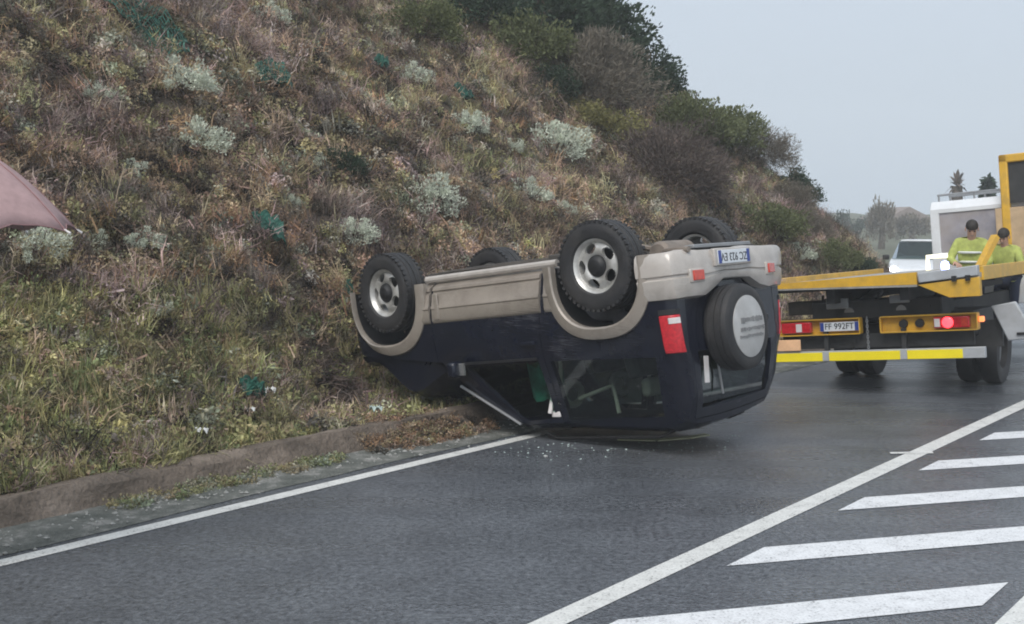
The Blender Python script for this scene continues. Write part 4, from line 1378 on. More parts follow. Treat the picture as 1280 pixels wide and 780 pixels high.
    mb = P(); mb.tube([(-0.3, -0.28, 0.33), (-1.6, -0.28, 0.31), (-2.2, -0.30, 0.30), (-2.6, -0.35, 0.24), (-2.95, -0.40, 0.33)], 0.028, 8); mb.tube([(-3.02, -0.60, 0.34), (-3.16, -0.70, 0.33), (-3.36, -0.72, 0.34)], 0.026, 8); mb.build('exhaust_pipe', M['muffler'], car)
    mb = P(); mb.box((-3.20, 0.02, 0.315), (0.10, 0.95, 0.035)); mb.build('cross_member', M['steelgrey'], car, bevel=0.008)
    mb = P(); mb.tube([(-0.35, -0.62, 0.27), (-0.7, -0.62, 0.255), (-1.3, -0.60, 0.27), (-2.05, -0.62, 0.27)], 0.016, 6); mb.tube([(-0.4, -0.56, 0.26), (-1.0, -0.57, 0.245), (-2.0, -0.55, 0.26)], 0.012, 6); mb.build('brake_line', M['under'], car)
    mb = P(); mb.box((-0.62, -0.55, 0.285), (0.32, 0.16, 0.06)); mb.box((-1.95, -0.58, 0.275), (0.16, 0.14, 0.09)); mb.box((-1.25, -0.40, 0.27), (0.5, 0.3, 0.05)); mb.build('skid_plate', M['under'], car, bevel=0.012)
    for cx in (0.0, -WB):
        for s in (-1, 1):
            pth = [(cx - 0.12 + 0.055 * math.cos(a), s * 0.50 + 0.055 * math.sin(a), 0.40 + 0.30 * a / 37.7) for a in np.linspace(0, 37.7, 64)]
            mb = P(); mb.tube(pth, 0.009, 5); mb.build('coil_spring', M['under'], car)
            mb = P(); mb.tube([(cx + 0.10, s * 0.54, 0.34), (cx + 0.16, s * 0.50, 0.85)], 0.028, 8); mb.build('damper', M['muffler'], car)
    # ---- wheels
    def wheel(cx, s, cyy=0.79, zc=0.385, steer=0.0):
        XW = CX @ Matrix.Translation((cx, s * cyy, zc)) @ Matrix.Rotation(steer, 4, 'Z') @ (Matrix.Identity(4) if s > 0 else Matrix.Rotation(math.pi, 4, 'Z'))
        R, wd_, rim = 0.388, 0.25, 0.225
        mb = MB(XW); mb.lathe([(0.0, -0.10), (0.15, -0.10), (0.15, -0.02), (0.0, -0.02)], (0, 0, 0), 'y', 24)
        wh = mb.build('wheel', M['black'], car)
        mb = MB(XW); mb.lathe(tyre_prof(R, wd_, rim), (0, 0, 0), 'y', 56, True)
        # tread blocks on the shoulders
        for k in range(44):
            a = 2 * math.pi * k / 44
            for sd in (-1, 1):
                c_ = (R * math.cos(a) * 0.963, sd * 0.100, R * math.sin(a) * 0.963)
                mb.box(c_, (0.022, 0.042, 0.030), (0, -a, 0))
        mb.build('tyre', M['rubber'], wh)
        # rim: barrel plus a dished face with five openings
        mb = MB(XW)
        mb.lathe([(rim + 0.004, -0.09), (rim - 0.02, -0.08), (rim - 0.035, 0.04), (rim - 0.012, 0.085), (rim + 0.012, 0.102), (rim + 0.016, 0.092)], (0, 0, 0), 'y', 48, caps=False)
        NA = 130
        radii = [0.075, 0.095] + list(np.linspace(0.108, 0.204, 17)) + [0.212]
        hgt = lambda r: 0.060 + 0.026 * math.sin(math.pi * min(1, max(0, (r - 0.075) / 0.125))) if r < 0.2 else 0.058 + (r - 0.2) * 1.5
        def hole(r, a):
            u = ((a * 5 / (2 * math.pi)) % 1.0) - 0.5
            da = u * 2 * math.pi / 5 * 0.155
            return (da / 0.058) ** 2 + ((r - 0.156) / 0.042) ** 2 < 1
        vid = {}
        vs, fs = [], []
        for side, dz in ((0, 0.0), (1, -0.03)):
            for i, r in enumerate(radii):
                for k in range(NA):
                    a = 2 * math.pi * k / NA
                    vid[side, i, k] = len(vs); vs.append((r * math.cos(a), hgt(r) + dz, r * math.sin(a)))
        solid = {}
        for i in range(len(radii) - 1):
            for k in range(NA):
                solid[i, k] = not hole((radii[i] + radii[i + 1]) / 2, 2 * math.pi * (k + 0.5) / NA)
        for (i, k), ok in solid.items():
            k2 = (k + 1) % NA
            if ok:
                for side in (0, 1):
                    fs.append((vid[side, i, k], vid[side, i, k2], vid[side, i + 1, k2], vid[side, i + 1, k]))
            else:
                if solid.get((i - 1, k), True): fs.append((vid[0, i, k], vid[0, i, k2], vid[1, i, k2], vid[1, i, k]))
                if solid.get((i + 1, k), True): fs.append((vid[0, i + 1, k], vid[0, i + 1, k2], vid[1, i + 1, k2], vid[1, i + 1, k]))
                if solid[i, (k - 1) % NA]: fs.append((vid[0, i, k], vid[0, i + 1, k], vid[1, i + 1, k], vid[1, i, k]))
                if solid[i, (k + 1) % NA]: fs.append((vid[0, i, k2], vid[0, i + 1, k2], vid[1, i + 1, k2], vid[1, i, k2]))
        mb.add(vs, fs)
        mb.build('rim', M['alloy'], wh, smooth=50)
        mb = MB(XW); mb.lathe([(0.094, 0.03), (0.094, 0.070), (0.088, 0.088), (0.070, 0.096), (0.062, 0.108), (0.05, 0.114), (0.0, 0.116)], (0, 0, 0), 'y', 24)
        mb.build('hub_cap', M['black'], wh)
    wheel(0, -1, steer=0.10); wheel(0, 1, steer=0.10)
    wheel(-WB, -1); wheel(-WB, 1)
    # roof rails
    for s in (-1, 1):
        mb = P(); mb.tube([(-1.6, s * 0.58, 1.83), (-1.7, s * 0.58, 1.872), (-2.8, s * 0.58, 1.872), (-2.95, s * 0.58, 1.82)], 0.015, 8); mb.build('roof_rail', M['black'], car)
build_car()

# trim strip torn off, lying on the road under the roof
mb = MB()
pth = [at(772, 549, 0.012), at(820, 550, 0.014), at(860, 547, 0.02), at(884, 543, 0.03)]
for a_, b_ in zip(pth[:-1], pth[1:]): mb.beam(a_, b_, 0.085, 0.012)
M['trimpale'] = mat('pale_yellowish_trim', (0.42, 0.42, 0.27), 0.5, var=0.2)
tag(mb.build('trim_strip', M['trimpale'], bevel=0.003), 'pale yellowish trim strip lying on the road beneath the car roof', 'trim strip')

mb = MB()
for k in range(170):
    q = at(RNG.uniform(610, 930), 0.0 + RNG.uniform(538, 566), 0.006)
    if k > 120: q = at(RNG.normal(690, 60), abs(RNG.normal(0, 14)) + 552, 0.006)
    sz_ = RNG.uniform(0.004, 0.012); a_ = RNG.uniform(0, 6.28)
    mb.add([(q.x + sz_ * math.cos(a_ + b), q.y + sz_ * math.sin(a_ + b), q.z + hgt_) for b, hgt_ in ((0, 0), (2.1, 0), (4.2, 0), (1, sz_ * .8))], [(0, 1, 3), (1, 2, 3), (2, 0, 3)])
M['glassbits'] = mat('glass_crumbs', (0.42, 0.50, 0.48), 0.1, var=0.2)
tag(mb.build('glass_crumbs', M['glassbits'], smooth=0), kind='stuff')

# ================================================================== THE TOW TRUCK
TF = Vector((0.57, 0.8216, 0)); TR = Vector((0.8216, -0.57, 0))
TL = Vector((3.18, 14.25, 0))                       # below the left end of the lamp board
TC = TL + TR * 1.15
LEAN = math.radians(5.0)
truck = thing('tow_truck', 'yellow flatbed tow truck with white cab seen from behind on the road', 'tow truck', TC)
def build_truck():
    # local x forward, y left, z up
    R = Matrix((TF, -TR, Vector((0, 0, 1)))).transposed().to_4x4()
    B = R @ Matrix.Translation((0, 0, 0.55)) @ Matrix.Rotation(-LEAN, 4, 'X') @ Matrix.Translation((0, 0, -0.55))   # the body leans, the axles stay level
    def P(): return MB(B)
    def G(): return MB(R)
    # under-run bar with three reflective strips
    mb = P(); mb.box((0.0, 0.02, 0.46), (0.08, 2.46, 0.12)); ub = mb.build('underrun_bar', M['mudguard'], truck, bevel=0.008)
    for y0, y1 in ((1.22, 0.60), (0.52, -0.30), (-0.38, -0.98)):
        mb = P(); mb.box((-0.045, (y0 + y1) / 2, 0.455), (0.012, abs(y0 - y1), 0.10)); mb.build('reflective_strip', M['reflyellow'], ub, bevel=0.003)
    for y in (0.56, -0.34):
        mb = P(); mb.box((0.02, y, 0.62), (0.06, 0.05, 0.26)); mb.build('bar_hanger', M['chassis'], truck)
    # lamp boards left and right
    for y0, y1 in ((1.15, 0.14), (-0.10, -1.15)):
        mb = P()
        yc, L = (y0 + y1) / 2, abs(y0 - y1)
        mb.box((0.05, yc, 0.80), (0.03, L, 0.17))
        mb.box((0.0, yc, 0.888), (0.11, L, 0.012)); mb.box((0.0, yc, 0.712), (0.11, L, 0.012))
        mb.box((0.0, y0, 0.80), (0.11, 0.012, 0.17)); mb.box((0.0, y1, 0.80), (0.11, 0.012, 0.17))
        lb = mb.build('lamp_board', M['truckyellow'], truck)
        if y0 > 0:
            mb = P(); mb.box((-0.01, 0.90, 0.80), (0.08, 0.36, 0.125)); tl = mb.build('tail_lamp', M['redlens'], lb, bevel=0.01)
            mb = P(); mb.box((-0.053, 0.86, 0.80), (0.012, 0.07, 0.095)); mb.build('lens', M['clearlens'], tl)
            mb = P(); mb.box((-0.053, 0.77, 0.80), (0.012, 0.085, 0.105)); mb.build('lens', M['redlens'], tl)
            mb = P(); mb.box((-0.02, 0.385, 0.80), (0.012, 0.46, 0.105)); pl = mb.build('number_plate', M['plate'], lb, bevel=0.003)
            mb = P(); mb.box((-0.026, 0.18, 0.80), (0.008, 0.042, 0.10)); mb.build('plate_band', M['plateblue'], pl)
            mb = P(); mb.box((-0.026, 0.59, 0.80), (0.008, 0.042, 0.10)); mb.build('plate_band', M['plateblue'], pl)
            tm = text_mesh('FF 992FT', 0.10)
            tm.transform(B @ Matrix.Translation((-0.028, 0.385, 0.80)) @ Matrix(((0, 0, -1, 0), (-1, 0, 0, 0), (0, 1, 0, 0), (0, 0, 0, 1))) @ Matrix.Scale(0.92, 4, (1, 0, 0)))
            tm.materials.append(M['ink']); link('plate_lettering', tm, pl, 0)
        else:
            mb = P(); mb.box((-0.01, -0.88, 0.80), (0.08, 0.38, 0.125)); tl = mb.build('tail_lamp', M['redlens'], lb, bevel=0.01)
            mb = P(); mb.lathe([(0.0, -0.065), (0.045, -0.06), (0.062, -0.05)], (0, -0.84, 0.80), 'x', 20); mb.build('lens', M['redglow'], tl)
            mb = P(); mb.box((-0.053, -0.73, 0.80), (0.012, 0.06, 0.09)); mb.build('lens', M['clearlens'], tl)
            mb = P(); mb.box((-0.053, -1.02, 0.80), (0.012, 0.07, 0.09)); mb.build('lens', M['orangelens'], tl)
            for y in (-0.34, -0.52):
                mb = P(); mb.lathe([(0.0, -0.01), (0.045, -0.008), (0.05, 0.03)], (0, y, 0.80), 'x', 16); mb.build('socket', M['black'], lb)
    mb = P(); mb.box((0.0, -1.19, 0.82), (0.06, 0.05, 0.06)); mb.build('marker_lamp', M['amberglow'], truck, bevel=0.01)
    mb = P(); mb.box((-0.06, 1.02, 0.60), (0.02, 0.34, 0.13)); mb.build('side_reflector', mat('peach_reflector', (0.85, 0.52, 0.30), 0.3), truck, bevel=0.006)
    mb = P(); mb.box((0.10, 0.02, 0.62), (0.03, 2.2, 0.16)); mb.build('rear_panel', M['chassis'], truck)
    mb = P(); mb.box((1.2, 0.0, 0.62), (0.7, 1.0, 0.34)); mb.build('spare_carrier', M['chassis'], truck, bevel=0.03)
    # bed: deck, rear edge tapering to the left, side rails, stringers beneath
    mb = P(); mb.box((2.00, -0.02, 1.305), (4.6, 2.5, 0.05)); bd = mb.build('deck', M['bedsteel'], truck)
    mb = P()
    yl, yr_ = 1.24, -0.62
    mb.prism([(yl, 1.285), (yl, 1.335), (yr_, 1.375), (yr_, 1.24)], 'x', -0.34, -0.29); mb.build('rear_edge', M['truckyellow'], bd)
    mb = P(); mb.prism([(yl, 1.268), (yl, 1.283), (yr_, 1.238), (yr_, 1.215)], 'x', -0.345, -0.285); mb.build('rear_lip', M['bedsteel'], bd)
    mb = P(); mb.prism([(-0.64, 1.36), (-0.64, 1.255), (-1.26, 1.30), (-1.26, 1.41)], 'x', -0.35, -0.25); mb.build('hinge_plate', M['mudguard'], bd, bevel=0.01)
    mb = P(); mb.prism([(-0.62, 1.235), (-0.95, 1.08), (-1.27, 1.08), (-1.27, 1.285)], 'x', -0.33, -0.24); mb.build('ramp_gusset', M['truckyellow'], bd, bevel=0.006)
    for y in (-1.02, -1.16):
        mb = P(); mb.box((-0.362, y, 1.30 - 0.02), (0.02, 0.05, 0.06)); mb.build('latch', M['black'], bd)
    for s in (-1, 1):
        mb = P(); mb.box((2.03, s * 1.245 - 0.02, 1.32), (4.5, 0.05, 0.15)); mb.build('side_rail', M['truckyellow'], bd, bevel=0.006)
        mb = P(); mb.box((2.05, s * 0.42, 1.17), (4.4, 0.10, 0.20)); mb.build('stringer', M['chassis'], bd)
        mb = P(); mb.box((3.2, s * 0.42, 0.86), (6.2, 0.09, 0.22)); mb.build('frame_rail', M['chassis'], truck)
    for x in (0.1, 0.9, 1.7, 2.5, 3.3, 4.1):
        mb = P(); mb.box((x, 0, 1.245), (0.06, 2.3, 0.06)); mb.build('cross_bearer', M['chassis'], bd)
    mb = P(); mb.box((0.35, 0, 0.98), (0.5, 1.5, 0.22)); mb.box((0.9, -0.75, 0.75), (0.9, 0.5, 0.3)); mb.box((0.7, 0.80, 0.72), (0.5, 0.45, 0.30)); mb.build('underbody_box', M['chassis'], truck, bevel=0.02)
    mb = P(); mb.tube([(0.1, 0.3, 0.95), (1.2, 0.3, 1.15)], 0.06, 10); mb.tube([(0.1, -0.3, 0.95), (1.2, -0.3, 1.15)], 0.06, 10); mb.build('tilt_ram', M['steelgrey'], truck)
    # mudguard flap and toolbox on the right
    mb = P(); mb.prism([(-1.16, 0.93), (-1.42, 0.97), (-1.62, 0.56), (-1.32, 0.53)], 'x', 0.55, 0.62); mg = mb.build('mudguard', M['mudguard'], truck, bevel=0.015)
    mb = P(); mb.box((0.54, -1.47, 0.61), (0.02, 0.10, 0.03)); mb.build('catch', M['black'], mg)
    mb = P(); mb.box((0.65, -0.95, 0.62), (0.05, 0.6, 0.30), (0, 0, 0)); mb.build('splash_panel', M['chassis'], truck)
    # hoses, chain and boxes under the bed
    mb = P()
    for k in range(5):
        y = -0.7 + 0.33 * k
        mb.tube([(0.15, y, 1.16), (0.10 + 0.05 * k, y + 0.08, 0.98 - 0.03 * k), (0.3, y + 0.2, 1.02), (0.8, y + 0.1, 1.14)], 0.014, 6)
    mb.build('hydraulic_hose', M['black'], truck)
    mb = P(); mb.box((0.06, 0.42, 1.06), (0.05, 0.26, 0.12)); mb.build('bracket', M['steelgrey'], truck, bevel=0.01)
    mb = P(); mb.box((0.06, -0.30, 1.08), (0.05, 0.22, 0.09)); mb.build('bracket', M['steelgrey'], truck, bevel=0.01)
    mb = P(); mb.box((0.32, 0.86, 1.02), (0.30, 0.42, 0.16)); mb.build('tool_chest', M['under'], truck, bevel=0.015)
    mb = P()
    for k in range(14):
        a_ = 0.9 - 0.06 * k
        ring = [(-0.02, 0.06 + 0.012 * math.cos(b), 0.88 - 0.03 * k + 0.022 * math.sin(b)) if k % 2 else (-0.02 + 0.012 * math.cos(b), 0.06, 0.88 - 0.03 * k + 0.022 * math.sin(b)) for b in np.linspace(0, 6.283, 9)]
        mb.tube(ring, 0.005, 4, False)
    tag(mb.build('chain', M['steelgrey'], truck), kind='stuff')
    mb = P(); mb.lathe([(0.0, -0.03), (0.028, -0.02), (0.03, 0.03), (0.0, 0.035)], (-0.33, 1.10, 1.36), 'z', 10); mb.build('marker_lamp', M['blueglow'], truck)
    # wheels on the road
    for x in (1.85, 5.9):
        mb = G(); mb.tube([(x, -0.9, 0.40), (x, 0.9, 0.40)], 0.06, 8); mb.build('axle', M['chassis'], truck)
        for s in (-1, 1):
            tw = ((0.62, 0.22), (0.90, 0.22)) if x < 3 else ((0.86, 0.24),)
            mb = G(); mb.lathe([(0.0, -0.14), (0.2, -0.14), (0.2, 0.14), (0.0, 0.14)], (x, s * 0.78, 0.40), 'y', 20)
            wh = mb.build('wheel', M['steelgrey'], truck)
            for (yy, wd_) in tw:
                mb = G(); h = wd_ / 2
                mb.lathe([(0.21, -h * .8), (0.30, -h), (0.385, -h * .9), (0.40, -h * .6), (0.40, h * .6), (0.385, h * .9), (0.30, h), (0.21, h * .8)], (x, s * yy, 0.40), 'y', 36, True)
                mb.build('tyre', M['rubber'], wh)
    # white cab with rear window, roof edge, mirror and rack
    mb = P()
    xa, xb = 5.08, 6.9
    ya, yb = -1.0, 0.70
    prof = [(xa, 0.75), (xa, 2.22), (xa + 0.10, 2.34), (xb - 0.75, 2.36), (xb - 0.45, 2.28), (xb, 1.60), (xb + 0.25, 1.45), (xb + 0.30, 0.75)]
    outer = MB(); outer.prism(prof, 'y', ya, yb)
    cabm = outer.mesh('cab')
    inn = MB(); inn.prism([(xa + 0.06, 1.25), (xa + 0.06, 2.18), (xa + 0.14, 2.28), (xb - 0.78, 2.29), (xb - 0.5, 2.22), (xb - 0.1, 1.25)], 'y', ya + 0.06, yb - 0.06)
    cabm = boolean(cabm, inn.mesh('i'))
    c_ = MB(); c_.box((xa, -0.15, 1.86), (0.6, 1.44, 0.60)); cabm = boolean(cabm, c_.mesh('c'))
    c_ = MB(); c_.prism([(xa + 0.35, 1.45), (xa + 0.35, 2.16), (xb - 0.72, 2.16), (xb - 0.25, 1.45)], 'y', -1.4, 1.4); cabm = boolean(cabm, c_.mesh('c'))
    c_ = MB(); c_.prism([(-0.88, 1.5), (-0.88, 2.1), (0.58, 2.1), (0.58, 1.5)], 'x', xb - 0.75, xb + 0.3)
    cabm = boolean(cabm, c_.mesh('c'))
    cabm.transform(B); cabm.materials.clear(); cabm.materials.append(M['whitepaint'])
    cab = link('cab', cabm, truck, 30, 0.02)
    mb = P(); mb.box((xa + 0.03, -0.15, 1.86), (0.012, 1.46, 0.62)); mb.build('rear_window', M['skypane'], cab)
    mb = P(); mb.add([(xb - 0.46, -0.9, 2.12), (xb - 0.46, 0.6, 2.12), (xb - 0.04, 0.6, 1.5), (xb - 0.04, -0.9, 1.5)], [(0, 1, 2, 3)]); mb.build('windscreen', M['glass'], cab)
    for s in (-1, 1):
        mb = P(); ym = -0.15 + s * 1.02; mb.box((xb - 0.25, ym, 1.62), (0.12, 0.20, 0.30)); mb.tube([(xb - 0.3, ym - s * 0.2, 1.5), (xb - 0.25, ym, 1.56)], 0.02, 6); mb.build('mirror', M['black'], cab, bevel=0.03)
        mb = P(); mb.box((5.75, s * 0.4 - .15, 1.45), (0.5, 0.5, 0.2)); mb.box((5.5, s * 0.4 - .15, 1.75), (0.15, 0.5, 0.6)); mb.build('seat', M['interior'], cab, bevel=0.04)
    mb = P()
    mb.tube([(xa + 0.25, 0.64, 2.44), (xa + 0.25, -0.94, 2.44)], 0.018, 6); mb.tube([(xa + 0.9, 0.64, 2.44), (xa + 0.9, -0.94, 2.44)], 0.018, 6)
    for y in (0.62, 0.1, -0.5, -0.92):
        for xx in (xa + 0.25, xa + 0.9): mb.tube([(xx, y, 2.34), (xx, y, 2.44)], 0.015, 6)
    mb.build('roof_rack', M['steelgrey'], cab)
    mb = P(); mb.box((4.70, -0.1, 0.29), (0.56, 0.78, 0.03)); mb.build('step_plate', M['bedsteel'], truck)
    # yellow headboard frame behind the cab at the right
    mb = P()
    for y in (-0.42, -1.20):
        mb.box((4.98, y, 1.90), (0.10, 0.12, 2.04))
    mb.box((4.98, -0.81, 2.86), (0.10, 0.90, 0.12))
    hb = mb.build('headboard_frame', M['truckyellow'], truck, bevel=0.02)
    mb = P(); mb.box((4.985, -0.81, 2.52), (0.03, 0.68, 0.62)); mb.build('mesh_panel', M['chassis'], hb)
    mb = P(); mb.box((4.96, -0.72, 1.78), (0.03, 0.90, 0.74)); mb.build('panel', M['tan'], hb, bevel=0.008)
    mb = P(); mb.beam((3.9, -0.26, 1.33), (4.22, -0.42, 1.74), 0.10, 0.08); mb.build('brace', M['truckyellow'], hb)
    # lamps on the bed's left rail: work lamp bracket and blue beacon
    mb = P(); mb.tube([(4.1, 0.50, 1.33), (4.1, 0.50, 1.52), (4.1, 0.22, 1.52)], 0.035, 8); mb.build('work_lamp', M['workglow'], truck)
    mb = P(); mb.lathe([(0.05, 1.33), (0.055, 1.40), (0.04, 1.44), (0.0, 1.455)], (3.2, 0.02, 0), 'z', 16); mb.build('beacon', M['blueglow'], truck)
    return B
TB = build_truck()

# ================================================================== PEOPLE
def skin_mesh(name, pts, edges, radii, m, sub=2, root=0):
    me = bpy.data.meshes.new(name)
    me.from_pydata(pts, edges, [])
    o = bpy.data.objects.new(name, me); C.objects.link(o)
    sk = o.modifiers.new('skin', 'SKIN'); sk.use_smooth_shade = True
    for i, r in enumerate(radii):
        r = r if isinstance(r, tuple) else (r, r)
        me.skin_vertices[0].data[i].radius = r
    me.skin_vertices[0].data[root].use_root = True
    ss = o.modifiers.new('sub', 'SUBSURF'); ss.levels = sub; ss.render_levels = sub
    dg = bpy.context.evaluated_depsgraph_get(); dg.update()
    out = bpy.data.meshes.new_from_object(o.evaluated_get(dg))
    bpy.data.objects.remove(o)
    out.materials.clear(); out.materials.append(m)
    return out

def person(label, loc, rz, J, jacket, trousers, hairm, helmet=None, group=None):
    """J: joint positions (metres, local): pelvis chest neck head + per side shoulder elbow wrist hip knee ankle toe"""
    t = thing('person', label, 'person', loc, group, rz)
    names = ['pelvis', 'waist', 'chest', 'neck', 'head']
    pts = [J[k] for k in names]; ed = [(0, 1), (1, 2), (2, 3), (3, 4)]; rad = [(0.14, 0.11), (0.125, 0.095), (0.15, 0.10), 0.052, (0.075, 0.09)]
    tip = Vector(J['head']) + (Vector(J['head']) - Vector(J['neck'])).normalized() * 0.12
    pts.append(tuple(tip)); ed.append((4, 5)); rad.append(0.06)
    for s in ('l', 'r'):
        b = len(pts)
        pts += [J['sh' + s], J['el' + s], J['wr' + s]]; ed += [(2, b), (b, b + 1), (b + 1, b + 2)]; rad += [0.06, 0.042, 0.028]
        wr = Vector(J['wr' + s]); d = (wr - Vector(J['el' + s])).normalized()
        pal = wr + d * 0.075
        pts.append(tuple(pal)); ed.append((b + 2, b + 3)); rad.append((0.038, 0.018))
        side = d.cross(Vector((0, 0, 1)));
        if side.length < 0.2: side = d.cross(Vector((0, 1, 0)))
        side.normalize(); curl = side.cross(d)
        for k in range(4):
            q = pal + side * (k - 1.5) * 0.021
            L = (0.062, 0.074, 0.07, 0.056)[k]
            a = len(pts)
            pts += [tuple(q + d * 0.03), tuple(q + d * (0.03 + L * 0.5) - curl * 0.012), tuple(q + d * (0.03 + L * 0.85) - curl * 0.035)]
            ed += [(b + 3, a), (a, a + 1), (a + 1, a + 2)]; rad += [0.010, 0.009, 0.007]
        a = len(pts)
        pts += [tuple(wr + d * 0.03 + side * 0.045), tuple(wr + d * 0.075 + side * 0.062 - curl * 0.02)]
        ed += [(b + 2, a), (a, a + 1)]; rad += [0.012, 0.009]
        b = len(pts)
        pts += [J['hi' + s], J['kn' + s], J['an' + s], J['to' + s]]; ed += [(0, b), (b, b + 1), (b + 1, b + 2), (b + 2, b + 3)]; rad += [0.095, 0.062, 0.042, 0.045]
    link('body', skin_mesh('body', pts, ed, rad, M['skin']), t, 180)
    # clothing over the body
    def chain(name, keys, edges, radii, m):
        return link(name, skin_mesh(name, [J[k] for k in keys], edges, radii, m), t, 180)
    jk = chain('jacket', ['waist', 'pelvis', 'chest', 'shl', 'ell', 'wrl', 'shr', 'elr', 'wrr', 'neck'], [(0, 1), (0, 2), (2, 3), (3, 4), (4, 5), (2, 6), (6, 7), (7, 8), (2, 9)],
          [(0.175, 0.145), (0.18, 0.15), (0.20, 0.155), 0.085, 0.062, 0.046, 0.085, 0.062, 0.046, 0.082], jacket)
    chain('trousers', ['pelvis', 'hil', 'knl', 'anl', 'hir', 'knr', 'anr'], [(0, 1), (1, 2), (2, 3), (0, 4), (4, 5), (5, 6)], [(0.155, 0.13), 0.115, 0.082, 0.062, 0.115, 0.082, 0.062], trousers)
    h = Vector(J['head']); n_ = Vector(J['neck']); up = (h - n_).normalized()
    fwd = Vector(J.get('face', (0, -1, 0))).normalized()
    fwd = (fwd - up * fwd.dot(up)).normalized(); sd_ = up.cross(fwd)
    Hm = Matrix((sd_, fwd, up)).transposed().to_4x4(); Hm.translation = h + up * 0.05
    mb = MB(Hm)
    vs, fs = [], []
    hb = MB(Hm)
    rows = []
    for i in range(8):
        el = -0.15 + (math.pi / 2 + 0.15) * i / 7
        rows.append([Vector((0.088 * math.cos(el) * math.cos(a), 0.105 * math.cos(el) * math.sin(a) - 0.022, 0.022 + 0.100 * math.sin(el))) for a in np.linspace(0, 2 * math.pi, 17)[:-1]])
    hb.strip(rows, closed_v=True)
    hb.build('hair', hairm, t)
    fb_ = MB(Hm)
    fb_.box((0, 0.098, -0.03), (0.022, 0.035, 0.04), taper=0.5)
    fb_.build('nose', M['skin'], t, bevel=0.006)
    for s in (-1, 1):
        e_ = MB(Hm); e_.lathe([(0.0, 0.0), (0.012, 0.004), (0.012, 0.01), (0.0, 0.012)], (s * 0.032, 0.082, -0.005), 'y', 10); e_.build('eye', M['ink'], t)
        e_ = MB(Hm); e_.box((s * 0.086, -0.01, -0.02), (0.016, 0.035, 0.055)); e_.build('ear', M['skin'], t, bevel=0.006)
        b_ = MB(); a_ = Vector(J['an' + ('l' if s < 0 else 'r')]); to = Vector(J['to' + ('l' if s < 0 else 'r')])
        b_.tube([a_ + Vector((0, 0, 0.05)), a_ - Vector((0, 0, 0.03)), (a_ + to) / 2 - Vector((0, 0, 0.035)), to], [0.055, 0.06, 0.052, 0.04], 8); b_.build('shoe', M['black'], t)
    mo = MB(Hm); mo.box((0, 0.088, -0.075), (0.05, 0.012, 0.010)); mo.build('mouth', M['farroof'], t, bevel=0.003)
    return t, jk

def in_gap(x, y):
    return TC + TF * x - TR * y + Vector((0, 0, 0.32))
WORK = dict(pelvis=(0, 0.06, 0.90), waist=(0, 0.03, 1.03), chest=(0, -0.03, 1.26), neck=(0.01, -0.08, 1.42), head=(0.02, -0.13, 1.52), face=(0.2, -1, -0.4),
            shl=(-0.19, -0.03, 1.34), ell=(-0.27, -0.12, 1.10), wrl=(-0.16, -0.32, 1.06), shr=(0.19, -0.03, 1.34), elr=(0.28, -0.06, 1.10), wrr=(0.22, -0.30, 1.02),
            hil=(-0.10, 0.06, 0.88), knl=(-0.12, 0.02, 0.48), anl=(-0.12, 0.05, 0.08), tol=(-0.14, -0.12, 0.03), hir=(0.10, 0.06, 0.88), knr=(0.12, 0.02, 0.48), anr=(0.12, 0.05, 0.08), tor=(0.14, -0.12, 0.03))
def add_tape(jk_parent, J, zs):
    for z in zs:
        mb = MB(); c = Vector(J['waist']).lerp(Vector(J['chest']), z)
        ring = [(c.x + 0.185 * math.cos(a), c.y + 0.145 * math.sin(a), c.z) for a in np.linspace(0, 2 * math.pi, 25)]
        mb.tube(ring, 0.018, 6, False); mb.build('reflective_band', M['greyhi'], jk_parent)
p1, j1 = person('person in a yellow hi-vis jacket and navy trousers before the white cab', in_gap(4.70, 0.13), math.radians(-28), WORK, M['hivis'], M['navycloth'], M['hair'], group='road workers on the tow truck')
add_tape(j1, WORK, (0.2, 0.8))
p2, j2 = person('person in hi-vis yellow at the right edge before the tan headboard', in_gap(4.70, -0.36), math.radians(-50), WORK, M['hivis'], M['navycloth'], M['hair'], group='road workers on the tow truck')
p2.scale = (0.93, 0.93, 0.93)
add_tape(j2, WORK, (0.3,))

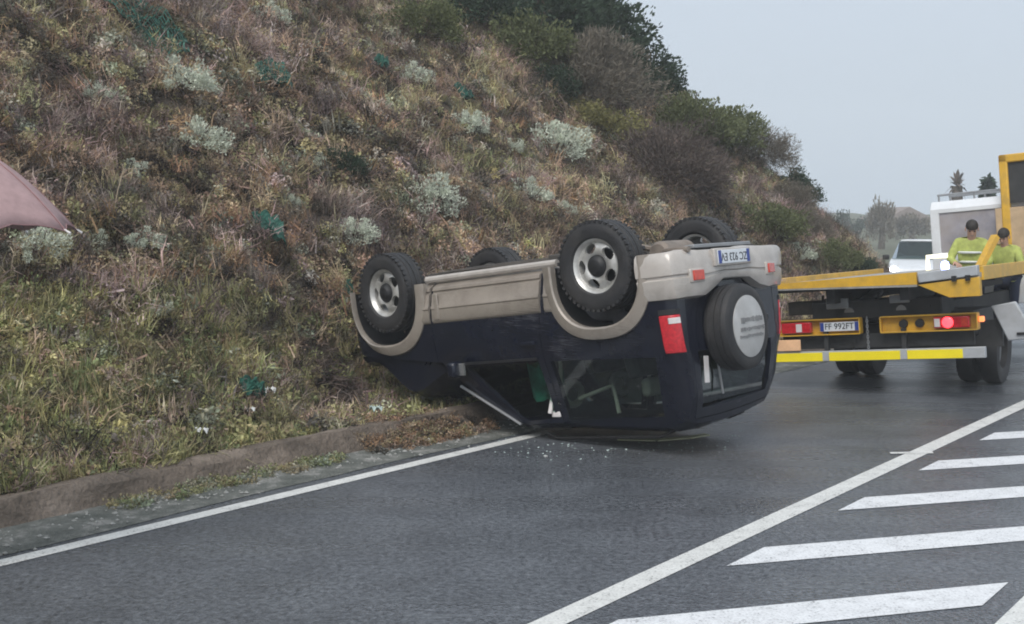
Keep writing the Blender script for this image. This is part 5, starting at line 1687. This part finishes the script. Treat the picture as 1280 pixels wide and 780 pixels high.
# ================================================================== UMBRELLA and its holder (who stands outside the frame)
DU = 6.2
tip = at_depth(84, 289, DU)
apex = tip + Vector((-0.60, 0.10, 0.46))
def build_umbrella():
    um = thing('umbrella', 'dusty pink umbrella reaching in from the left edge of the frame', 'umbrella', (apex.x, apex.y, 0))
    c = apex - Vector((apex.x, apex.y, 0))
    nr = 8
    Rr, drop = 0.60, apex.z - tip.z
    a0 = math.atan2(tip.y - apex.y, tip.x - apex.x)
    mb = MB()
    rows = []
    NA, NR = nr * 6, 10
    for i in range(NR + 1):
        t = i / NR
        row = []
        for k in range(NA):
            a = a0 + 2 * math.pi * k / NA
            f = (k % 6) / 6.0
            sag = math.sin(math.pi * f)
            r = Rr * t * (1 - 0.11 * sag * t)
            z = -drop * (t ** 1.55) + 0.035 * sag * t * t + 0.006 * math.sin(k * 2.4 + 9 * t) * t * t * sag
            row.append(c + Vector((r * math.cos(a), r * math.sin(a), z)))
        rows.append(row)
    mb.strip(rows, closed_v=True)
    cn = mb.build('canopy', M['pink'], um, smooth=50)
    so = cn.modifiers.new('thick', 'SOLIDIFY'); so.thickness = 0.0025
    for k in range(nr):
        a = a0 + 2 * math.pi * k / nr
        pts_ = [c + Vector((Rr * t * math.cos(a), Rr * t * math.sin(a), -drop * t ** 1.55 + 0.003)) for t in np.linspace(0.04, 1, 9)]
        sm = MB(); sm.tube(pts_, 0.004, 5); sm.build('seam', M['pinkseam'], cn)
    hm_ = MB(); hm_.tube([p + Vector((0, 0, 0.001)) for p in rows[-1]] + [rows[-1][0]], 0.0035, 5, False); hm_.build('hem', M['pinkseam'], cn)
    for k in range(nr):
        a = a0 + 2 * math.pi * k / nr
        pth = [c + Vector((Rr * t * math.cos(a), Rr * t * math.sin(a), -drop * t ** 1.55 - 0.008)) for t in (0.05, 0.3, 0.5, 0.7, 0.85, 0.97)]
        mb = MB(); mb.tube(pth, 0.0028, 5); rb = mb.build('rib', M['steelgrey'], um)
        e = c + Vector((Rr * 0.985 * math.cos(a), Rr * 0.985 * math.sin(a), -drop * 0.985 ** 1.55))
        mb = MB(); mb.tube([e, e + Vector((0.035 * math.cos(a), 0.035 * math.sin(a), -0.022))], [0.004, 0.008], 6); mb.build('rib_tip', M['clearlens'], rb)
        mb = MB(); mb.tube([c + Vector((0, 0, -0.34)), pth[2]], 0.0025, 5); mb.build('strut', M['steelgrey'], um)
    mb = MB(); mb.tube([c + Vector((0, 0, 0.06)), c + Vector((0, 0, -0.78))], 0.006, 8); mb.build('shaft', M['steelgrey'], um)
    mb = MB(); mb.tube([c + Vector((0, 0, -0.74)), c + Vector((0, 0, -0.90))], 0.014, 8); mb.build('handle', M['black'], um)
build_umbrella()
hz = apex.z - 0.82
STAND = dict(pelvis=(0, 0, 0.95), waist=(0, 0, 1.08), chest=(0, 0, 1.32), neck=(0, 0, 1.48), head=(0, -0.02, 1.58), face=(0, -1, 0),
             shl=(-0.19, 0, 1.40), ell=(-0.24, -0.02, 1.14), wrl=(-0.22, -0.12, 0.92), shr=(0.19, 0, 1.40), elr=(0.27, -0.05, 1.16), wrr=(0.29, -0.20, hz + 0.02),
             hil=(-0.10, 0, 0.92), knl=(-0.11, -0.01, 0.50), anl=(-0.11, 0.02, 0.08), tol=(-0.13, -0.16, 0.03), hir=(0.10, 0, 0.92), knr=(0.11, -0.01, 0.50), anr=(0.11, 0.02, 0.08), tor=(0.13, -0.16, 0.03))
person('person in a dark coat holding up the pink umbrella at the road edge', (apex.x - 0.29, apex.y + 0.28, 0.0), 0.0, STAND, M['navycloth'], M['navycloth'], M['hair'])

# ================================================================== FAR TREES, HOUSES, CAR BEHIND THE TRUCK
def far_tree_palm(px, py_top, py_base, dist, label):
    b = at_depth(px, py_base, dist); top = at_depth(px, py_top, dist)
    H = top.z
    t = thing('palm_tree', label, 'palm tree', (b.x, b.y, 0))
    mb = MB(); mb.tube([(0, 0, -0.2), (0.1, 0, H * 0.5), (0, 0, H * 0.80)], [0.30, 0.24, 0.26], 8); mb.build('trunk', M['wood'], t)
    mb = MB()
    for k in range(46):
        a = RNG.uniform(0, 6.28); el = RNG.uniform(-1.2, 1.5); L = H * RNG.uniform(0.13, 0.24)
        d = Vector((math.cos(a) * math.cos(el) * 0.6, math.sin(a) * math.cos(el) * 0.6, math.sin(el)))
        p0 = Vector((0, 0, H * 0.80)); s_ = Vector((-math.sin(a), math.cos(a), 0)) * 0.10
        p1 = p0 + d * L * 0.6; p2 = p0 + d * L + Vector((0, 0, -0.15 * L))
        mb.add([p0 - s_ * .3, p0 + s_ * .3, p1 + s_, p1 - s_, p2], [(0, 1, 2, 3), (3, 2, 4)])
    mb.build('crown', M['greyfrond'], t, smooth=0, fix=False)
M['greyfrond'] = mat('dry_palm_frond', (0.13, 0.10, 0.08), 0.8, var=0.3)
far_tree_palm(1195, 208, 275, 60, 'tall brown palm far behind the white cab roof')
def conifer(px, py_top, dist, wpx, label):
    top = at_depth(px, py_top, dist); H = top.z
    r = wpx / 2 / FPX * dist
    t = thing('conifer', label, 'tree', (top.x, top.y, 0))
    mb = MB(); mb.tube([(0, 0, -0.2), (0, 0, H * 0.95)], [0.22, 0.03], 7); mb.build('trunk', M['wood'], t)
    n = 2600
    zz = RNG.random(n) ** 0.7; P = np.zeros((n, 3))
    a = RNG.uniform(0, 6.28, n); rr = r * zz * np.sqrt(RNG.random(n)) * (0.8 + 0.3 * np.sin(zz * 40))
    P[:, 0] = rr * np.cos(a); P[:, 1] = rr * np.sin(a); P[:, 2] = H * (1 - zz * 0.75)
    V, Fc = leaf_quads(P, 0.28, RNG, np.stack([np.cos(a), np.sin(a), -0.2 * np.ones(n)], 1))
    me = finish_leaf_mesh('crown', V.tolist(), Fc.tolist(), RNG.random(n), M['dgreen'])
    c_ = link('crown', me, t, 0)
conifer(1235, 222, 48, 34, 'small pointed dark conifer far behind the cab roof')
def far_tree(px, py_top, dist, wpx, m, label):
    top = at_depth(px, py_top, dist); H = top.z; r = wpx / 2 / FPX * dist
    t = thing('far_tree', label, 'tree', (top.x, top.y, 0), 'misty trees beyond the bend')
    mb = MB(); mb.tube([(0, 0, -0.3), (0.1, 0, H * 0.45), (0, 0.1, H * 0.8)], [0.3, 0.2, 0.06], 7)
    for k in range(6):
        a = RNG.uniform(0, 6.28); mb.tube([(0, 0, H * (0.35 + 0.06 * k)), (r * .6 * math.cos(a), r * .6 * math.sin(a), H * (0.55 + 0.05 * k))], [0.09, 0.03], 5)
    mb.build('trunk', M['wood'], t)
    me = bush_mesh('crown', RNG, 26, 50, 0.16, 0.17, m, 1.0)
    f = link('crown', me, t, 0); f.location = (0, 0, H * 0.30); f.scale = (r, r, H * 0.62)
far_tree(1103, 243, 95, 34, M['greybush'], 'misty bare tree in the gap right of the hill')
far_tree(1060, 262, 120, 40, M['dgreen'], 'faint misty tree just right of the hill flank')
far_tree(1140, 262, 110, 44, M['greybush'], 'faint misty tree left of the white cab')
far_tree(1085, 268, 140, 30, M['dgreen'], 'small faint tree between the misty bare tree and the hill')
def house(px, dist, wd_, ht, label):
    b = at_depth(px, 285, dist)
    t = thing('far_house', label, 'house', (b.x, b.y, 0), None, 0.2)
    mb = MB(); mb.box((0, 0, ht / 2), (wd_, 6, ht)); mb.build('wall', M['farwall'], t)
    mb = MB(); mb.prism([(-wd_ / 2 - .3, ht), (wd_ / 2 + .3, ht), (0, ht + 1.5)], 'y', -3.3, 3.3); mb.build('roof', M['farroof'], t)
    for k in (-1, 0, 1):
        mb = MB(); mb.box((k * wd_ * 0.3, -3.02, ht * 0.6), (0.9, 0.08, 1.2)); mb.build('window', M['smoke'], t)
house(1118, 140, 6, 2.4, 'pale house low in the mist left of the truck cab')

# white car with lit headlamp waiting beyond the truck
def far_car():
    d = 34
    c = at_depth(1158, 280, d); c.z = 0
    ang = math.atan2(c.x, c.y)
    X = Matrix.Rotation(-ang - 0.1, 4, 'Z')
    t = thing('waiting_car', 'white car with a lit headlamp waiting behind the tow truck bed', 'car', c)
    P = lambda: MB(X)
    # x across, y away from the viewer (front is towards -y)
    secs = [(-2.05, 0.70, 0.35, 0.62), (-1.95, 0.80, 0.28, 0.74), (-1.2, 0.86, 0.25, 0.92), (-0.85, 0.87, 0.25, 0.98), (0.0, 0.87, 0.25, 1.0), (1.6, 0.87, 0.25, 1.0), (2.05, 0.78, 0.35, 0.9)]
    mb = P(); mb.strip([[Vector((x * 1.0, y, z)) for x, z in ((-h, z0), (-h * 1.02, (z0 + z1) / 2), (-h * 0.95, z1), (h * 0.95, z1), (h * 1.02, (z0 + z1) / 2), (h, z0))] for y, h, z0, z1 in secs], closed_v=True, cap=True)
    mb.build('body', M['whitepaint'], t)
    mb = P(); mb.strip([[Vector((-hw, y, z0)), Vector((-hw * .85, y + dy, z1)), Vector((hw * .85, y + dy, z1)), Vector((hw, y, z0))] for y, hw, z0, z1, dy in ((-0.95, 0.80, 0.98, 0.985, 0.0), (-0.35, 0.80, 0.98, 1.44, 0.0), (1.2, 0.80, 0.98, 1.48, 0), (1.9, 0.75, 0.9, 0.95, 0))])
    mb.build('cabin_glass', M['smoke'], t)
    mb = P(); mb.box((0, 0.45, 1.475), (1.30, 1.5, 0.05)); mb.build('roof', M['whitepaint'], t, bevel=0.02)
    for s in (-1, 1):
        mb = P(); mb.lathe([(0.0, -0.05), (0.09, -0.03), (0.11, 0.06)], (s * 0.62, -1.98, 0.70), 'y', 16); mb.build('headlight', M['whiteglow'], t)
        mb = P(); mb.box((s * 0.98, -0.75, 1.02), (0.18, 0.10, 0.14)); mb.build('mirror', M['black'], t, bevel=0.03)
        for y in (-1.3, 1.3):
            mb = P(); mb.lathe([(0.0, -0.1), (0.31, -0.1), (0.31, 0.1), (0.0, 0.1)], (s * 0.80, y, 0.31), 'x', 20); mb.build('wheel', M['rubber'], t)
    mb = P(); mb.box((0, -2.04, 0.50), (0.9, 0.04, 0.14)); mb.build('grille', M['black'], t)
far_car()

# ================================================================== RAINY AIR
hz_ = MB(); hz_.box((0, 20, 14.5), (600, 620, 36.0))
hm = bpy.data.materials.new('rainy_haze'); hm.use_nodes = True
ht = hm.node_tree; ht.nodes.clear()
ho = ht.nodes.new('ShaderNodeOutputMaterial'); pv = ht.nodes.new('ShaderNodeVolumePrincipled')
pv.inputs['Color'].default_value = (0.93, 0.96, 0.98, 1); pv.inputs['Density'].default_value = 0.0022
ht.links.new(pv.outputs[0], ho.inputs['Volume'])
tag(hz_.build('haze', hm, smooth=0), kind='stuff')
